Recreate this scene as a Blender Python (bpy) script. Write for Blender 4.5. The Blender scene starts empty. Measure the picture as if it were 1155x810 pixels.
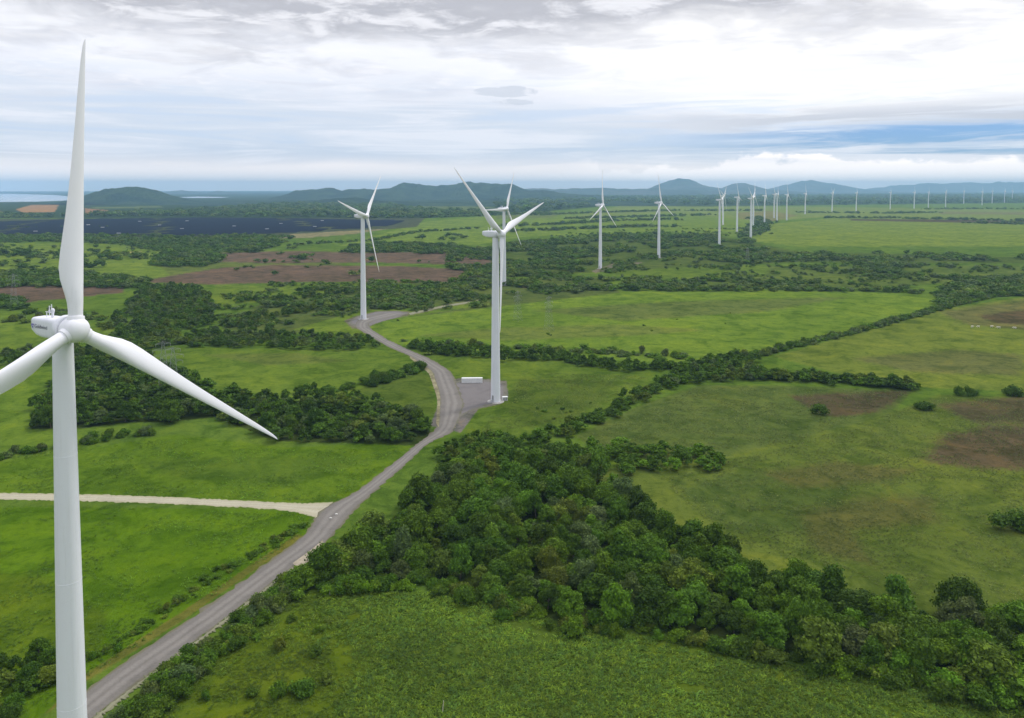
import bpy, math, random
import numpy as np
from mathutils import Matrix, Vector

# ------------------------------------------------------------------ camera
SC = bpy.context.scene
COL = SC.collection
FPX, PPX, PPY, HCAM = 850.0, 577.5, 247.0, 114.4      # focal length and principal point of the photograph (px of 1155 x 810)
TH = math.atan(35.0 / FPX)                             # downward pitch
CT, ST = math.cos(TH), math.sin(TH)
cam_d = bpy.data.cameras.new('camera')
cam = bpy.data.objects.new('camera', cam_d)
COL.objects.link(cam)
cam.location = (0, 0, HCAM)
cam.rotation_euler = (math.pi / 2 - TH, 0, 0)
cam_d.sensor_width = 36.0
cam_d.lens = 36.0 * FPX / 1155.0
cam_d.shift_y = -(405.0 - PPY) / 1155.0
cam_d.clip_start = 0.5
cam_d.clip_end = 120000.0
SC.camera = cam

# ------------------------------------------------------------------ node maths helper
class E:
    """A scalar socket in a node tree with operators."""
    def __init__(s, nt, sock): s.nt, s.s = nt, sock
    def _m(s, op, *a, clamp=False):
        n = s.nt.nodes.new('ShaderNodeMath'); n.operation = op; n.use_clamp = clamp
        for i, v in enumerate((s,) + a):
            if isinstance(v, E): s.nt.links.new(v.s, n.inputs[i])
            else: n.inputs[i].default_value = float(v)
        return E(s.nt, n.outputs[0])
    def __add__(s, o): return s._m('ADD', o)
    __radd__ = __add__
    def __mul__(s, o): return s._m('MULTIPLY', o)
    __rmul__ = __mul__
    def __sub__(s, o): return s._m('SUBTRACT', o)
    def __rsub__(s, o): return (s * -1.0) + o
    def __truediv__(s, o): return s._m('DIVIDE', o)
    def max(s, o): return s._m('MAXIMUM', o)
    def min(s, o): return s._m('MINIMUM', o)
    def clamp(s): return s._m('ADD', 0.0, clamp=True)
    def sm(s, a, b):                                     # smoothstep from a to b (either order)
        n = s.nt.nodes.new('ShaderNodeMapRange'); n.interpolation_type = 'SMOOTHSTEP'
        s.nt.links.new(s.s, n.inputs[0])
        if a < b: n.inputs[1].default_value, n.inputs[2].default_value, n.inputs[3].default_value, n.inputs[4].default_value = a, b, 0, 1
        else: n.inputs[1].default_value, n.inputs[2].default_value, n.inputs[3].default_value, n.inputs[4].default_value = b, a, 1, 0
        return E(s.nt, n.outputs[0])

def mixc(nt, fac, a, b, mode='MIX'):
    n = nt.nodes.new('ShaderNodeMix'); n.data_type = 'RGBA'; n.blend_type = mode
    for k, v in ((0, fac), (6, a), (7, b)):
        if isinstance(v, E): nt.links.new(v.s, n.inputs[k])
        elif hasattr(v, 'is_output'): nt.links.new(v, n.inputs[k])
        elif k == 0: n.inputs[k].default_value = v
        else: n.inputs[k].default_value = (*v, 1.0)[:4]
    return n.outputs[2]

def noise(nt, vec, scale, detail=6.0, rough=0.55, dist=0.0, color=False):
    n = nt.nodes.new('ShaderNodeTexNoise')
    if vec is not None: nt.links.new(vec, n.inputs['Vector'])
    n.inputs['Scale'].default_value = scale; n.inputs['Detail'].default_value = detail
    n.inputs['Roughness'].default_value = rough; n.inputs['Distortion'].default_value = dist
    return n.outputs['Color'] if color else E(nt, n.outputs['Fac'])

def xyz(nt, x, y, z):
    n = nt.nodes.new('ShaderNodeCombineXYZ')
    for i, v in enumerate((x, y, z)):
        if isinstance(v, E): nt.links.new(v.s, n.inputs[i])
        else: n.inputs[i].default_value = v
    return n.outputs[0]

# ------------------------------------------------------------------ sky, sun, exposure
SUN_EL, SUN_AZ = math.radians(52), math.radians(48)     # azimuth from +Y (view direction) towards +X (right)
W = bpy.data.worlds.new('World'); SC.world = W; W.use_nodes = True
nt = W.node_tree
bg = nt.nodes['Background']; bg.inputs[1].default_value = 0.10
sky = nt.nodes.new('ShaderNodeTexSky'); sky.sky_type = 'NISHITA'; sky.sun_disc = False
sky.sun_elevation = SUN_EL; sky.sun_rotation = SUN_AZ
sky.air_density = 1.0; sky.dust_density = 1.0
tc = nt.nodes.new('ShaderNodeTexCoord')
sp = nt.nodes.new('ShaderNodeSeparateXYZ'); nt.links.new(tc.outputs['Generated'], sp.inputs[0])
dx, dy, dz = (E(nt, sp.outputs[i]) for i in range(3))
hyp = (dx * dx + dy * dy)._m('SQRT').max(1e-4)
t = (dz / hyp).max(0.0)                                 # tangent of the elevation
az = dx._m('ARCTAN2', dy)                               # 0 ahead, + to the right
k = (t + 0.055)._m("POWER", -1.0)
cx, cy = (dx / hyp) * k, (dy / hyp) * k                 # where the ray meets a flat cloud deck
P1 = xyz(nt, cx, cy, 0.0)
P2 = xyz(nt, az * 2.2, t * 34.0, 3.7)                   # thin horizontal streaks low in the sky
P3 = xyz(nt, az * 26.0, t * 40.0, 1.3)                  # cauliflower edges of the low cumulus
na = noise(nt, P1, 0.55, 9, 0.56, 0.35)
nb = noise(nt, P1, 1.7, 8, 0.6, 0.5)
nc = noise(nt, P2, 1.6, 7, 0.6, 0.6)
nd = noise(nt, P3, 0.55, 6, 0.6, 0.2)
wob = (na - 0.5) * 0.10 + (nb - 0.5) * 0.035
right = az.sm(-0.12, 0.30)
# colour of the cloud deck, bright part -> pale blue -> grey
WHITE, PALE, GREY, SHADE = (.88, .87, .88), (.57, .62, .71), (.40, .405, .45), (.48, .50, .56)
nf = noise(nt, P1, 4.2, 8, .62, .6)
edge = (t + wob) - (0.124 - right * 0.055)              # lower edge of the white deck
col = mixc(nt, edge.sm(-0.035, 0.03), PALE, (.70, .72, .79))
col = mixc(nt, edge.sm(0.0, 0.045) * (right * 0.55 + 0.42), col, WHITE)
col = mixc(nt, nb.sm(0.44, 0.64) * (1.0 - right * 0.75) * 0.6 * t.sm(0.08, 0.12), col, (.58, .60, .68))
col = mixc(nt, nf.sm(0.50, 0.66) * (1.0 - right * 0.6) * 0.5 * t.sm(0.10, 0.14), col, (.83, .82, .85))
col = mixc(nt, nc.sm(0.48, 0.64) * 0.75 * t.sm(0.17, 0.10), col, (.73, .74, .80))
col = mixc(nt, nc.sm(0.50, 0.36) * 0.45 * t.sm(0.16, 0.10) * t.sm(0.03, 0.05), col, (.45, .56, .73))
# grey belly of the high cloud
gm = (t + (na - 0.5) * 0.20 + (nb - 0.5) * 0.11 + (nf - 0.5) * 0.03 - az * 0.01).sm(0.158, 0.225)
col = mixc(nt, gm * 0.92, col, GREY)
col = mixc(nt, gm * (nb * 0.6 + nf * 0.4).sm(0.47, 0.60) * 0.85, col, (.76, .76, .80))
# grey streaks across the right, just above the blue gap
gs = (t + (nc - 0.5) * 0.03).sm(0.066, 0.078) * (t + (nc - 0.5) * 0.03).sm(0.112, 0.085) * az.sm(0.02, 0.40)
col = mixc(nt, gs * nc.sm(0.38, 0.56) * 0.85, col, SHADE)
# small grey scud left of the middle
P4 = xyz(nt, az * 30.0, t * 90.0, 5.1); ne = noise(nt, P4, 0.9, 7, .66, .8)
pu = (az - (-0.008)) / 0.040; pv = (t - 0.1265) / 0.0075
pw = (t - 0.1135) / 0.0045; pq = (az - 0.0) / 0.030
blob = (pu * pu + pv * pv).sm(1.6, 0.0).max((pq * pq + pw * pw).sm(1.6, 0.0) * 0.8)
col = mixc(nt, (blob + (ne - 0.5) * 3.6 * blob.sm(0.0, 0.25)).sm(0.18, 0.75) * 0.66, col, (.50, .54, .62))
# low band: pale veil, pinkish cloud on the horizon
veil = (t + (nc - 0.5) * 0.03).sm(0.050, 0.018)
col = mixc(nt, veil * 0.9, col, (1.0, .90, .86))
cum = (t + (nd - 0.5) * 0.060 - (az - 0.40)._m('ABSOLUTE').sm(.16, .0) * 0.006).sm(0.033, 0.027) * az.sm(0.04, 0.20)
col = mixc(nt, cum * 0.92, col, (1.14, 1.04, 1.0))
scale10 = nt.nodes.new('ShaderNodeVectorMath'); scale10.operation = 'SCALE'
nt.links.new((10.0 + t.sm(.33, 1.5) * 11.0).s, scale10.inputs['Scale'])      # an overcast is brightest overhead
nt.links.new(col, scale10.inputs[0])
# gaps where the blue sky shows
gap = (t + (nc - 0.5) * 0.034).sm(0.026, 0.042) * (t + (nc - 0.5) * 0.034).sm(0.080, 0.064) * (az + (nc - 0.5) * 0.3).sm(0.08, 0.42)
gap2 = (t + (nc - 0.5) * 0.03).sm(0.022, 0.034) * (t + (nc - 0.5) * 0.03).sm(0.060, 0.042) * 0.25
ng = noise(nt, xyz(nt, az * 5.0, t * 90.0, 9.0), 1.0, 7, .65, .5)
gapm = (gap * 0.86 * nc.sm(0.62, 0.44) * ng.sm(0.70, 0.44)).max(gap2 * 0.6 * nc.sm(0.62, 0.46)) * 0.92
skyb = mixc(nt, 1.0, sky.outputs[0], (.17, .38, .80), 'MULTIPLY')
fin = mixc(nt, gapm, scale10.outputs[0], skyb)
nt.links.new(fin, bg.inputs[0])

sun_d = bpy.data.lights.new('sun', 'SUN'); sun_d.energy = 1.5; sun_d.angle = math.radians(10); sun_d.color = (1.0, .965, .91)
sun = bpy.data.objects.new('sun', sun_d); COL.objects.link(sun)
sdir = Vector((math.sin(SUN_AZ) * math.cos(SUN_EL), math.cos(SUN_AZ) * math.cos(SUN_EL), math.sin(SUN_EL)))
sun.rotation_euler = (-sdir).to_track_quat('-Z', 'Y').to_euler()
sun.location = (0, 0, 500)
vs = SC.view_settings
vs.view_transform = 'Standard'; vs.look = 'None'; vs.exposure = 0.40; vs.gamma = 1.0; vs.use_curve_mapping = False
SC.cycles.max_bounces = 6; SC.cycles.diffuse_bounces = 2; SC.cycles.glossy_bounces = 2
SC.cycles.transmission_bounces = 2; SC.cycles.transparent_max_bounces = 4; SC.cycles.volume_bounces = 1

# ------------------------------------------------------------------ geometry helpers
rng = np.random.default_rng(11)
random.seed(5)

def gpt(x, y, z=0.0):
    """Point of the photograph -> point of the plane at height z."""
    X, Y = (x - PPX) / FPX, (PPY - y) / FPX
    d = (X, CT + Y * ST, Y * CT - ST)
    s = (z - HCAM) / d[2]
    return (s * d[0], s * d[1], z)

def gpts(a):
    a = np.asarray(a, float)
    X, Y = (a[:, 0] - PPX) / FPX, (PPY - a[:, 1]) / FPX
    s = -HCAM / (Y * CT - ST)
    return np.stack([s * X, s * (CT + Y * ST)], 1)

def topx(g):
    """Ground points -> pixels of the photograph."""
    fw = g[:, 1] * CT + HCAM * ST
    up = g[:, 1] * ST - HCAM * CT
    return np.stack([PPX + FPX * g[:, 0] / fw, PPY - FPX * up / fw], 1)

def pip(p, poly):
    poly = np.asarray(poly, float)
    lo, hi = poly.min(0), poly.max(0)
    res = np.zeros(len(p), bool)
    m = np.where((p[:, 0] >= lo[0]) & (p[:, 0] <= hi[0]) & (p[:, 1] >= lo[1]) & (p[:, 1] <= hi[1]))[0]
    if not len(m): return res
    q = p[m]; c = np.zeros(len(q), bool)
    j = len(poly) - 1
    for i in range(len(poly)):
        xi, yi = poly[i]; xj, yj = poly[j]
        if yi != yj:
            c ^= ((yi > q[:, 1]) != (yj > q[:, 1])) & (q[:, 0] < (xj - xi) * (q[:, 1] - yi) / (yj - yi) + xi)
        j = i
    res[m] = c
    return res

def mesh_np(name, V, F, smooth=False):
    """V: (n,3); F: list of (k,m) index arrays with m corners."""
    V = np.asarray(V, np.float32)
    me = bpy.data.meshes.new(name)
    F = [np.asarray(f, np.int32) for f in F if len(f)]
    loops = np.concatenate([f.ravel() for f in F])
    tot = np.concatenate([np.full(len(f), f.shape[1], np.int32) for f in F])
    start = np.concatenate([[0], np.cumsum(tot)[:-1]]).astype(np.int32)
    me.vertices.add(len(V)); me.vertices.foreach_set('co', V.ravel())
    me.loops.add(len(loops)); me.loops.foreach_set('vertex_index', loops)
    me.polygons.add(len(tot)); me.polygons.foreach_set('loop_start', start)
    try: me.polygons.foreach_set('loop_total', tot)
    except Exception: pass
    me.polygons.foreach_set('use_smooth', np.full(len(tot), bool(smooth)))
    me.update(calc_edges=True)
    return me

def add(name, me, mats, parent=None, label=None, cat=None, group=None, kind=None):
    if isinstance(me, MB): me = me.mesh(name)
    o = bpy.data.objects.new(name, me); COL.objects.link(o)
    if mats is not None and not me.materials:
        for m in (mats if isinstance(mats, (list, tuple)) else (mats,)): me.materials.append(m)
    if parent: o.parent = parent
    tag(o, label, cat, group, kind)
    return o

def tag(o, label=None, cat=None, group=None, kind=None):
    for k_, v_ in (('label', label), ('category', cat), ('group', group), ('kind', kind)):
        if v_: o[k_] = v_

def empty(name, loc, rz=0.0):
    o = bpy.data.objects.new(name, None); COL.objects.link(o)
    o.location = loc; o.rotation_euler = (0, 0, rz); o.empty_display_size = 1.0
    return o

class MB:
    """Collects rings, tubes and boxes into one mesh."""
    def __init__(s): s.v, s.q, s.t, s.n = [], [], [], []
    def count(s): return sum(len(a) for a in s.v)
    def loft(s, rings, cap=True, closed=True):
        b = s.count(); n = len(rings[0])
        for r in rings: s.v.append(np.asarray(r, float))
        for i in range(len(rings) - 1):
            for j in range(n if closed else n - 1):
                j2 = (j + 1) % n
                s.q.append((b + i * n + j, b + i * n + j2, b + (i + 1) * n + j2, b + (i + 1) * n + j))
        if cap:
            s.n.append(tuple(range(b + n - 1, b - 1, -1)))
            e = b + (len(rings) - 1) * n
            s.n.append(tuple(range(e, e + n)))
    def tube(s, pts, rad, n=10, cap=True):
        pts = [np.asarray(p, float) for p in pts]; rings = []
        for i, p in enumerate(pts):
            d = pts[min(i + 1, len(pts) - 1)] - pts[max(i - 1, 0)]; d = d / (np.linalg.norm(d) + 1e-9)
            a = np.cross(d, (0, 0, 1) if abs(d[2]) < .9 else (1, 0, 0)); a /= np.linalg.norm(a); c = np.cross(d, a)
            r = rad[i] if hasattr(rad, '__len__') else rad
            rings.append([p + r * (math.cos(w) * a + math.sin(w) * c) for w in np.linspace(0, 2 * math.pi, n, endpoint=False)])
        s.loft(rings, cap)
    def box(s, c, size, rz=0.0, bev=0.0):
        sx, sy, sz = (q / 2 for q in size); c_, s_ = math.cos(rz), math.sin(rz)
        if bev <= 0: prof = [(-sx, -sy), (sx, -sy), (sx, sy), (-sx, sy)]; zs = [(-sz, 1, 0), (sz, 1, 0)]
        else:
            prof = [(-sx + bev, -sy), (sx - bev, -sy), (sx, -sy + bev), (sx, sy - bev), (sx - bev, sy), (-sx + bev, sy), (-sx, sy - bev), (-sx, -sy + bev)]
            zs = [(-sz, 1, bev), (-sz + bev, 1, 0), (sz - bev, 1, 0), (sz, 1, bev)]
        rings = []
        for z, _, ins in zs:
            r = []
            for x, y in prof:
                x2, y2 = x * (1 - ins / max(sx, 1e-6)), y * (1 - ins / max(sy, 1e-6))
                r.append((c[0] + c_ * x2 - s_ * y2, c[1] + s_ * x2 + c_ * y2, c[2] + z))
            rings.append(r)
        s.loft(rings)
    def mesh(s, name, smooth=False):
        me = bpy.data.meshes.new(name)
        V = np.concatenate(s.v)
        me.from_pydata(V.tolist(), [], [list(q) for q in s.q] + [list(t_) for t_ in s.t] + [list(n_) for n_ in s.n])
        me.update()
        if smooth:
            for p in me.polygons: p.use_smooth = True
            try: me.set_sharp_from_angle(angle=math.radians(40))
            except Exception: pass
        return me

def material(name, base=(.5, .5, .5), rough=.7, spec=.3, var=0.0, vscale=1.0, bump=0.0, coords='Object', metallic=0.0):
    m = bpy.data.materials.new(name); m.use_nodes = True
    n = m.node_tree; p = n.nodes['Principled BSDF']
    p.inputs['Roughness'].default_value = rough; p.inputs['Specular IOR Level'].default_value = spec
    p.inputs['Metallic'].default_value = metallic
    p.inputs['Base Color'].default_value = (*base, 1)
    if var > 0:
        c = n.nodes.new('ShaderNodeTexCoord')
        f_ = noise(n, c.outputs[coords], vscale, 6, .6)
        lo, hi = tuple(b * (1 - var) for b in base), tuple(min(1, b * (1 + var)) for b in base)
        n.links.new(mixc(n, f_.sm(.3, .7), lo, hi), p.inputs['Base Color'])
        if bump > 0:
            bm = n.nodes.new('ShaderNodeBump'); bm.inputs['Strength'].default_value = bump
            n.links.new(f_.s, bm.inputs['Height']); n.links.new(bm.outputs[0], p.inputs['Normal'])
    return m

def vnoise(p, s, seed=0):
    """Smooth value noise in numpy, p in metres, cell s; about 0..1."""
    q = p / s; i = np.floor(q).astype(np.int64); f = q - i; f = f * f * (3 - 2 * f)
    def h(a, b):
        n = (a * 374761393 + b * 668265263 + seed * 974634777) & 0x7fffffff
        n = ((n ^ (n >> 13)) * 1274126177) & 0x7fffffff
        return ((n ^ (n >> 16)) & 0xffff) / 65535.0
    a, b = i[:, 0], i[:, 1]
    return ((h(a, b) * (1 - f[:, 0]) + h(a + 1, b) * f[:, 0]) * (1 - f[:, 1]) + (h(a, b + 1) * (1 - f[:, 0]) + h(a + 1, b + 1) * f[:, 0]) * f[:, 1])

def fbm(p, s, seed=0, o=4):
    r, a, tot = 0, 1.0, 0
    for i in range(o): r = r + a * vnoise(p, s / 2 ** i, seed + i); tot += a; a *= .55
    return r / tot

# ------------------------------------------------------------------ outlines on the ground (pixels of the photograph, laid on the plane z = 0)
ROAD_L = [(60, 812), (107, 769), (149, 741), (215, 698), (282, 649), (343, 605), (352, 592), (356, 580), (366, 571), (395, 560), (425, 537), (473, 499), (494, 482), (496, 447), (487, 419), (463, 402), (439, 392), (415, 378), (400, 369), (404, 360), (430, 353)]
ROAD_R = [(100, 815), (156, 769), (194, 745), (239, 710), (294, 668), (329, 641), (364, 617), (381, 598), (398, 578), (414, 562), (452, 529), (484, 499), (512, 488), (524, 455), (509, 419), (484, 404), (460, 394), (437, 383), (418, 371), (415, 364), (432, 360), (461, 354)]
TRACK = [(-60, 555), (0, 556), (100, 557.5), (200, 561), (300, 566), (363, 568.5), (385, 566), (380, 578), (363, 577.5), (300, 574), (200, 569), (100, 565.5), (0, 563.5), (-60, 562)]

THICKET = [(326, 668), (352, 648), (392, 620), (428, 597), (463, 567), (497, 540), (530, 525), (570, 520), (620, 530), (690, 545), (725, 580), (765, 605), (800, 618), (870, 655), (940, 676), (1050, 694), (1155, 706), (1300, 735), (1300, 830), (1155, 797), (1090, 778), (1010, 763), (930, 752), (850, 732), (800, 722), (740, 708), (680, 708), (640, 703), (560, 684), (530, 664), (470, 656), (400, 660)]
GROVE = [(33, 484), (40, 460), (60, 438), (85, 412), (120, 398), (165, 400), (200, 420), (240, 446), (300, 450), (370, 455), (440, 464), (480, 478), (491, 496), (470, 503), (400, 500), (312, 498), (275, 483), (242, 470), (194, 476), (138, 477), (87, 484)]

# (colour, edge roughness in px, polygon) painted in this order: the field's own colour; under the woods shade is painted in
GREEN = (.095, .165, .022)
FIELDS = [
 ((.085, .150, .030), 1, [(-900, 830), (-900, 262), (2100, 262), (2100, 830)]),
 # left fields beside the road
 ((.080, .158, .010), 2, [(-400, 566), (350, 576), (345, 603), (208, 696), (93, 769), (40, 812), (-400, 830)]),
 ((.075, .130, .012), 8, [(-60, 640), (50, 650), (120, 690), (110, 745), (-60, 760)]),
 ((.085, .155, .016), 2, [(-400, 560), (-400, 520), (0, 520), (200, 490), (320, 505), (470, 498), (425, 540), (380, 568), (200, 565)]),
 ((.075, .135, .020), 10, [(150, 520), (300, 515), (420, 520), (330, 545), (200, 540)]),
 ((.100, .170, .028), 3, [(-400, 520), (-400, 420), (60, 420), (35, 480), (120, 500), (0, 522)]),
 ((.098, .160, .030), 2, [(195, 392), (400, 394), (440, 398), (462, 408), (482, 425), (490, 470), (440, 458), (360, 446), (240, 440), (205, 420)]),
 ((.110, .150, .045), 6, [(225, 400), (330, 398), (400, 408), (300, 412)]),
 ((.075, .120, .028), 5, [(400, 440), (440, 425), (485, 420), (494, 470), (440, 455)]),
 ((.125, .135, .040), 3, [(50, 806), (93, 762), (138, 733), (208, 688), (277, 641), (335, 602), (346, 606), (277, 650), (208, 698), (138, 743), (93, 771), (60, 800)]),
 # field round the second turbine
 ((.088, .145, .028), 2, [(430, 392), (520, 402), (640, 405), (740, 420), (720, 446), (660, 470), (600, 492), (540, 500), (500, 470), (500, 420)]),
 ((.075, .120, .025), 10, [(590, 425), (700, 430), (650, 470), (590, 480), (560, 455)]),
 # long bright field behind it
 ((.112, .185, .034), 2, [(430, 385), (432, 362), (560, 345), (700, 330), (840, 326), (1060, 332), (1050, 348), (960, 375), (840, 403), (740, 410), (620, 400), (470, 392)]),
 ((.120, .165, .050), 6, [(470, 378), (560, 370), (700, 366), (800, 372), (700, 380), (560, 384)]),
 ((.100, .140, .050), 7, [(600, 350), (760, 340), (960, 335), (860, 352), (700, 362)]),
 # right fields
 ((.120, .165, .040), 2, [(872, 402), (960, 378), (1060, 349), (1155, 335), (1500, 320), (1500, 450), (1155, 442), (1035, 437), (960, 425)]),
 ((.115, .125, .060), 9, [(1060, 352), (1155, 338), (1300, 330), (1300, 368), (1155, 372), (1090, 366)]),
 ((.085, .070, .050), 6, [(1105, 356), (1155, 350), (1300, 345), (1300, 368), (1155, 366), (1120, 364)]),
 ((.105, .125, .055), 10, [(960, 405), (1080, 395), (1155, 400), (1155, 425), (1030, 420)]),
 ((.082, .122, .040), 3, [(650, 492), (720, 458), (790, 434), (900, 436), (1032, 440), (1000, 470), (900, 500), (800, 520), (680, 515)]),
 ((.092, .134, .034), 4, [(630, 545), (690, 528), (740, 520), (820, 515), (960, 480), (1060, 445), (1400, 455), (1400, 740), (1155, 712), (1000, 690), (900, 672), (800, 630), (700, 590)]),
 ((.074, .114, .034), 10, [(760, 545), (860, 530), (960, 545), (930, 600), (820, 600)]),
 ((.080, .068, .054), 8, [(890, 446), (1030, 440), (1010, 452), (985, 466), (940, 470), (915, 462)]),
 ((.088, .078, .058), 12, [(1050, 455), (1155, 448), (1300, 450), (1300, 476), (1100, 478)]),
 ((.083, .070, .056), 14, [(1040, 520), (1070, 490), (1110, 480), (1300, 480), (1300, 535), (1110, 528)]),
 ((.094, .106, .042), 18, [(900, 575), (980, 560), (1060, 560), (1060, 590), (960, 600), (990, 640), (920, 620)]),
 ((.093, .104, .042), 14, [(860, 535), (940, 520), (1040, 530), (1000, 545), (900, 550)]),
 # field at the bottom
 ((.066, .112, .016), 3, [(130, 830), (250, 720), (315, 668), (400, 668), (530, 672), (640, 714), (800, 728), (930, 758), (1090, 784), (1400, 840)]),
 ((.080, .125, .012), 14, [(200, 830), (260, 730), (330, 690), (420, 690), (400, 740), (460, 790), (600, 830)]),
 ((.076, .115, .014), 12, [(860, 745), (930, 760), (1000, 772), (960, 785), (900, 800), (850, 775)]),
 ((.064, .110, .022), 12, [(420, 700), (560, 690), (700, 740), (760, 790), (600, 780), (480, 750)]),
 # leaf litter and undergrowth of the woods, canopy shade painted into the colour
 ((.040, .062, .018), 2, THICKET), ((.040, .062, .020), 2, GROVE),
 # middle distance
 ((.125, .195, .040), 2, [(540, 268), (620, 240), (760, 234), (860, 240), (860, 270), (760, 262), (640, 266)]),
 ((.130, .200, .045), 1, [(380, 278), (480, 250), (620, 238), (620, 262), (540, 276), (440, 274)]),
 ((.140, .200, .042), 1, [(850, 272), (868, 253), (960, 244), (1155, 250), (1500, 252), (1500, 284), (1155, 278), (1000, 278), (900, 278)]),
 ((.150, .205, .060), 1, [(640, 246), (700, 232), (900, 233), (1100, 236), (1300, 240), (1300, 250), (1100, 248), (930, 245), (860, 250), (760, 240)]),
 ((.170, .170, .085), 2, [(830, 240), (870, 238), (900, 243), (870, 250), (835, 247)]),
 ((.075, .060, .045), 1, [(960, 247), (1100, 248), (1300, 252), (1300, 255), (1100, 251.5), (960, 249)]),
 ((.150, .150, .090), 1, [(1060, 239), (1300, 240), (1300, 243), (1060, 241.5)]),
 ((.090, .135, .040), 2, [(860, 300), (1000, 300), (1155, 300), (1400, 300), (1400, 318), (1155, 314), (960, 326), (760, 322), (780, 300)]),
 ((.100, .160, .034), 2, [(690, 312), (700, 300), (760, 296), (870, 300), (860, 312), (760, 314)]),
 ((.070, .108, .034), 3, [(505, 290), (560, 275), (680, 266), (800, 264), (900, 284), (1155, 290), (1155, 297), (900, 296), (760, 302), (660, 308), (520, 316)]),
 ((.080, .115, .042), 3, [(280, 350), (340, 322), (500, 316), (680, 312), (700, 330), (560, 346), (440, 360), (400, 372), (330, 376), (250, 372)]),
 ((.110, .175, .034), 2, [(330, 372), (400, 352), (500, 344), (560, 342), (430, 362), (410, 378)]),
 ((.105, .165, .034), 2, [(230, 345), (245, 322), (320, 322), (420, 318), (420, 326), (310, 340)]),
 ((.125, .190, .040), 1, [(-400, 312), (-400, 274), (0, 274), (190, 276), (180, 300), (215, 310), (120, 320), (60, 306)]),
 ((.110, .150, .050), 2, [(180, 300), (300, 283), (420, 284), (380, 300), (250, 322), (200, 318)]),
 ((.115, .086, .092), 3, [(150, 318), (250, 302), (310, 299), (450, 300), (560, 306), (520, 318), (340, 318), (240, 321)]),
 ((.120, .090, .096), 3, [(215, 294), (245, 285), (330, 283), (400, 285), (540, 284), (560, 300), (420, 296), (300, 297)]),
 ((.115, .084, .090), 2, [(-400, 340), (-400, 322), (20, 322), (75, 322), (140, 324), (140, 330), (60, 338), (20, 342)]),
 ((.110, .175, .034), 3, [(-400, 400), (-400, 358), (0, 358), (40, 362), (60, 380), (0, 398)]),
 ((.110, .170, .036), 3, [(90, 372), (150, 366), (160, 372), (120, 380)]),
 # under the solar farm, dry ground beside it
 ((.060, .075, .060), 1, [(-300, 268), (-300, 246), (0, 247), (340, 245), (480, 245), (470, 256), (330, 268), (120, 268)]),
 ((.200, .190, .150), 1, [(310, 268.5), (330, 264), (400, 260), (440, 258), (400, 264), (350, 268)]),
 ((.340, .310, .220), 0.6, [(138, 284.5), (160, 283), (172, 283), (150, 285)]),
 ((.340, .310, .220), 0.6, [(95, 289), (110, 288.5), (112, 289.5), (96, 290)]),
 # far country, dark woods towards the horizon
 ((.030, .055, .024), 0.6, [(-900, 246.5), (-900, 213), (2200, 213), (2200, 228), (1155, 229), (960, 231), (800, 233), (690, 232), (600, 240), (480, 246), (330, 246)]),
 ((.100, .140, .060), 0.5, [(300, 238), (420, 228), (560, 234), (500, 240), (420, 240)]),
 ((.110, .150, .070), 0.5, [(100, 234), (180, 232.5), (185, 234), (110, 235.5)]),
 ((.110, .150, .060), 0.6, [(560, 243), (600, 238), (640, 240), (620, 246), (560, 247)]),
 ((.330, .190, .120), 0.8, [(18, 236), (40, 230), (66, 231), (62, 239), (25, 240)]),
 ((.260, .150, .110), 0.8, [(95, 235), (122, 237), (120, 243), (97, 241)]),
 ((.240, .170, .120), 0.6, [(-200, 238), (0, 238), (10, 242), (-200, 243)]),
 # gravelled ground round the turbines, dirt verges
 ((.148, .142, .195), 1.2, [(485, 480), (505, 432), (516, 427), (556, 428), (571, 430), (574, 448), (564, 456), (540, 461), (520, 488)]),
 ((.145, .138, .150), 0.8, [(388, 362), (400, 357), (425, 351), (462, 351), (461, 356), (430, 362), (412, 371), (398, 371)]),
 ((.160, .150, .165), 0.5, [(667, 306), (690, 298), (728, 295.5), (716, 299), (690, 304), (672, 308)]),
 ((.150, .145, .110), 0.5, [(461, 353), (498, 344.5), (546, 337), (546, 339), (500, 347.5), (463, 356)]),
 ((.200, .190, .160), 0.5, [(586, 323), (604, 321), (606, 323), (590, 325)]),
]

# ------------------------------------------------------------------ ground: one sheet, fine where the camera looks, out to 26 km
PATCH = {}
def ground_colour(g):
    """Surface colour of the ground, painted woodland shade included, at points g (n,2)."""
    px = topx(g)
    out = np.zeros((len(g), 3)); K = 4
    for s_ in range(K):
        r = np.random.default_rng(100 + s_)
        scale = (np.hypot(g[:, 0], g[:, 1]) / FPX)[:, None]
        warp = np.stack([fbm(g, 24, 3 + s_) - .5, fbm(g, 24, 9 + s_) - .5], 1)
        jit = r.normal(0, 1, (len(g), 2))
        c = np.tile(np.array(GREEN), (len(g), 1))
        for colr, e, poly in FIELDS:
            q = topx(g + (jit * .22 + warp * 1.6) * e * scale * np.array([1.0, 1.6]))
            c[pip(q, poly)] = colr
        out += c
    return out / K

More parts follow.
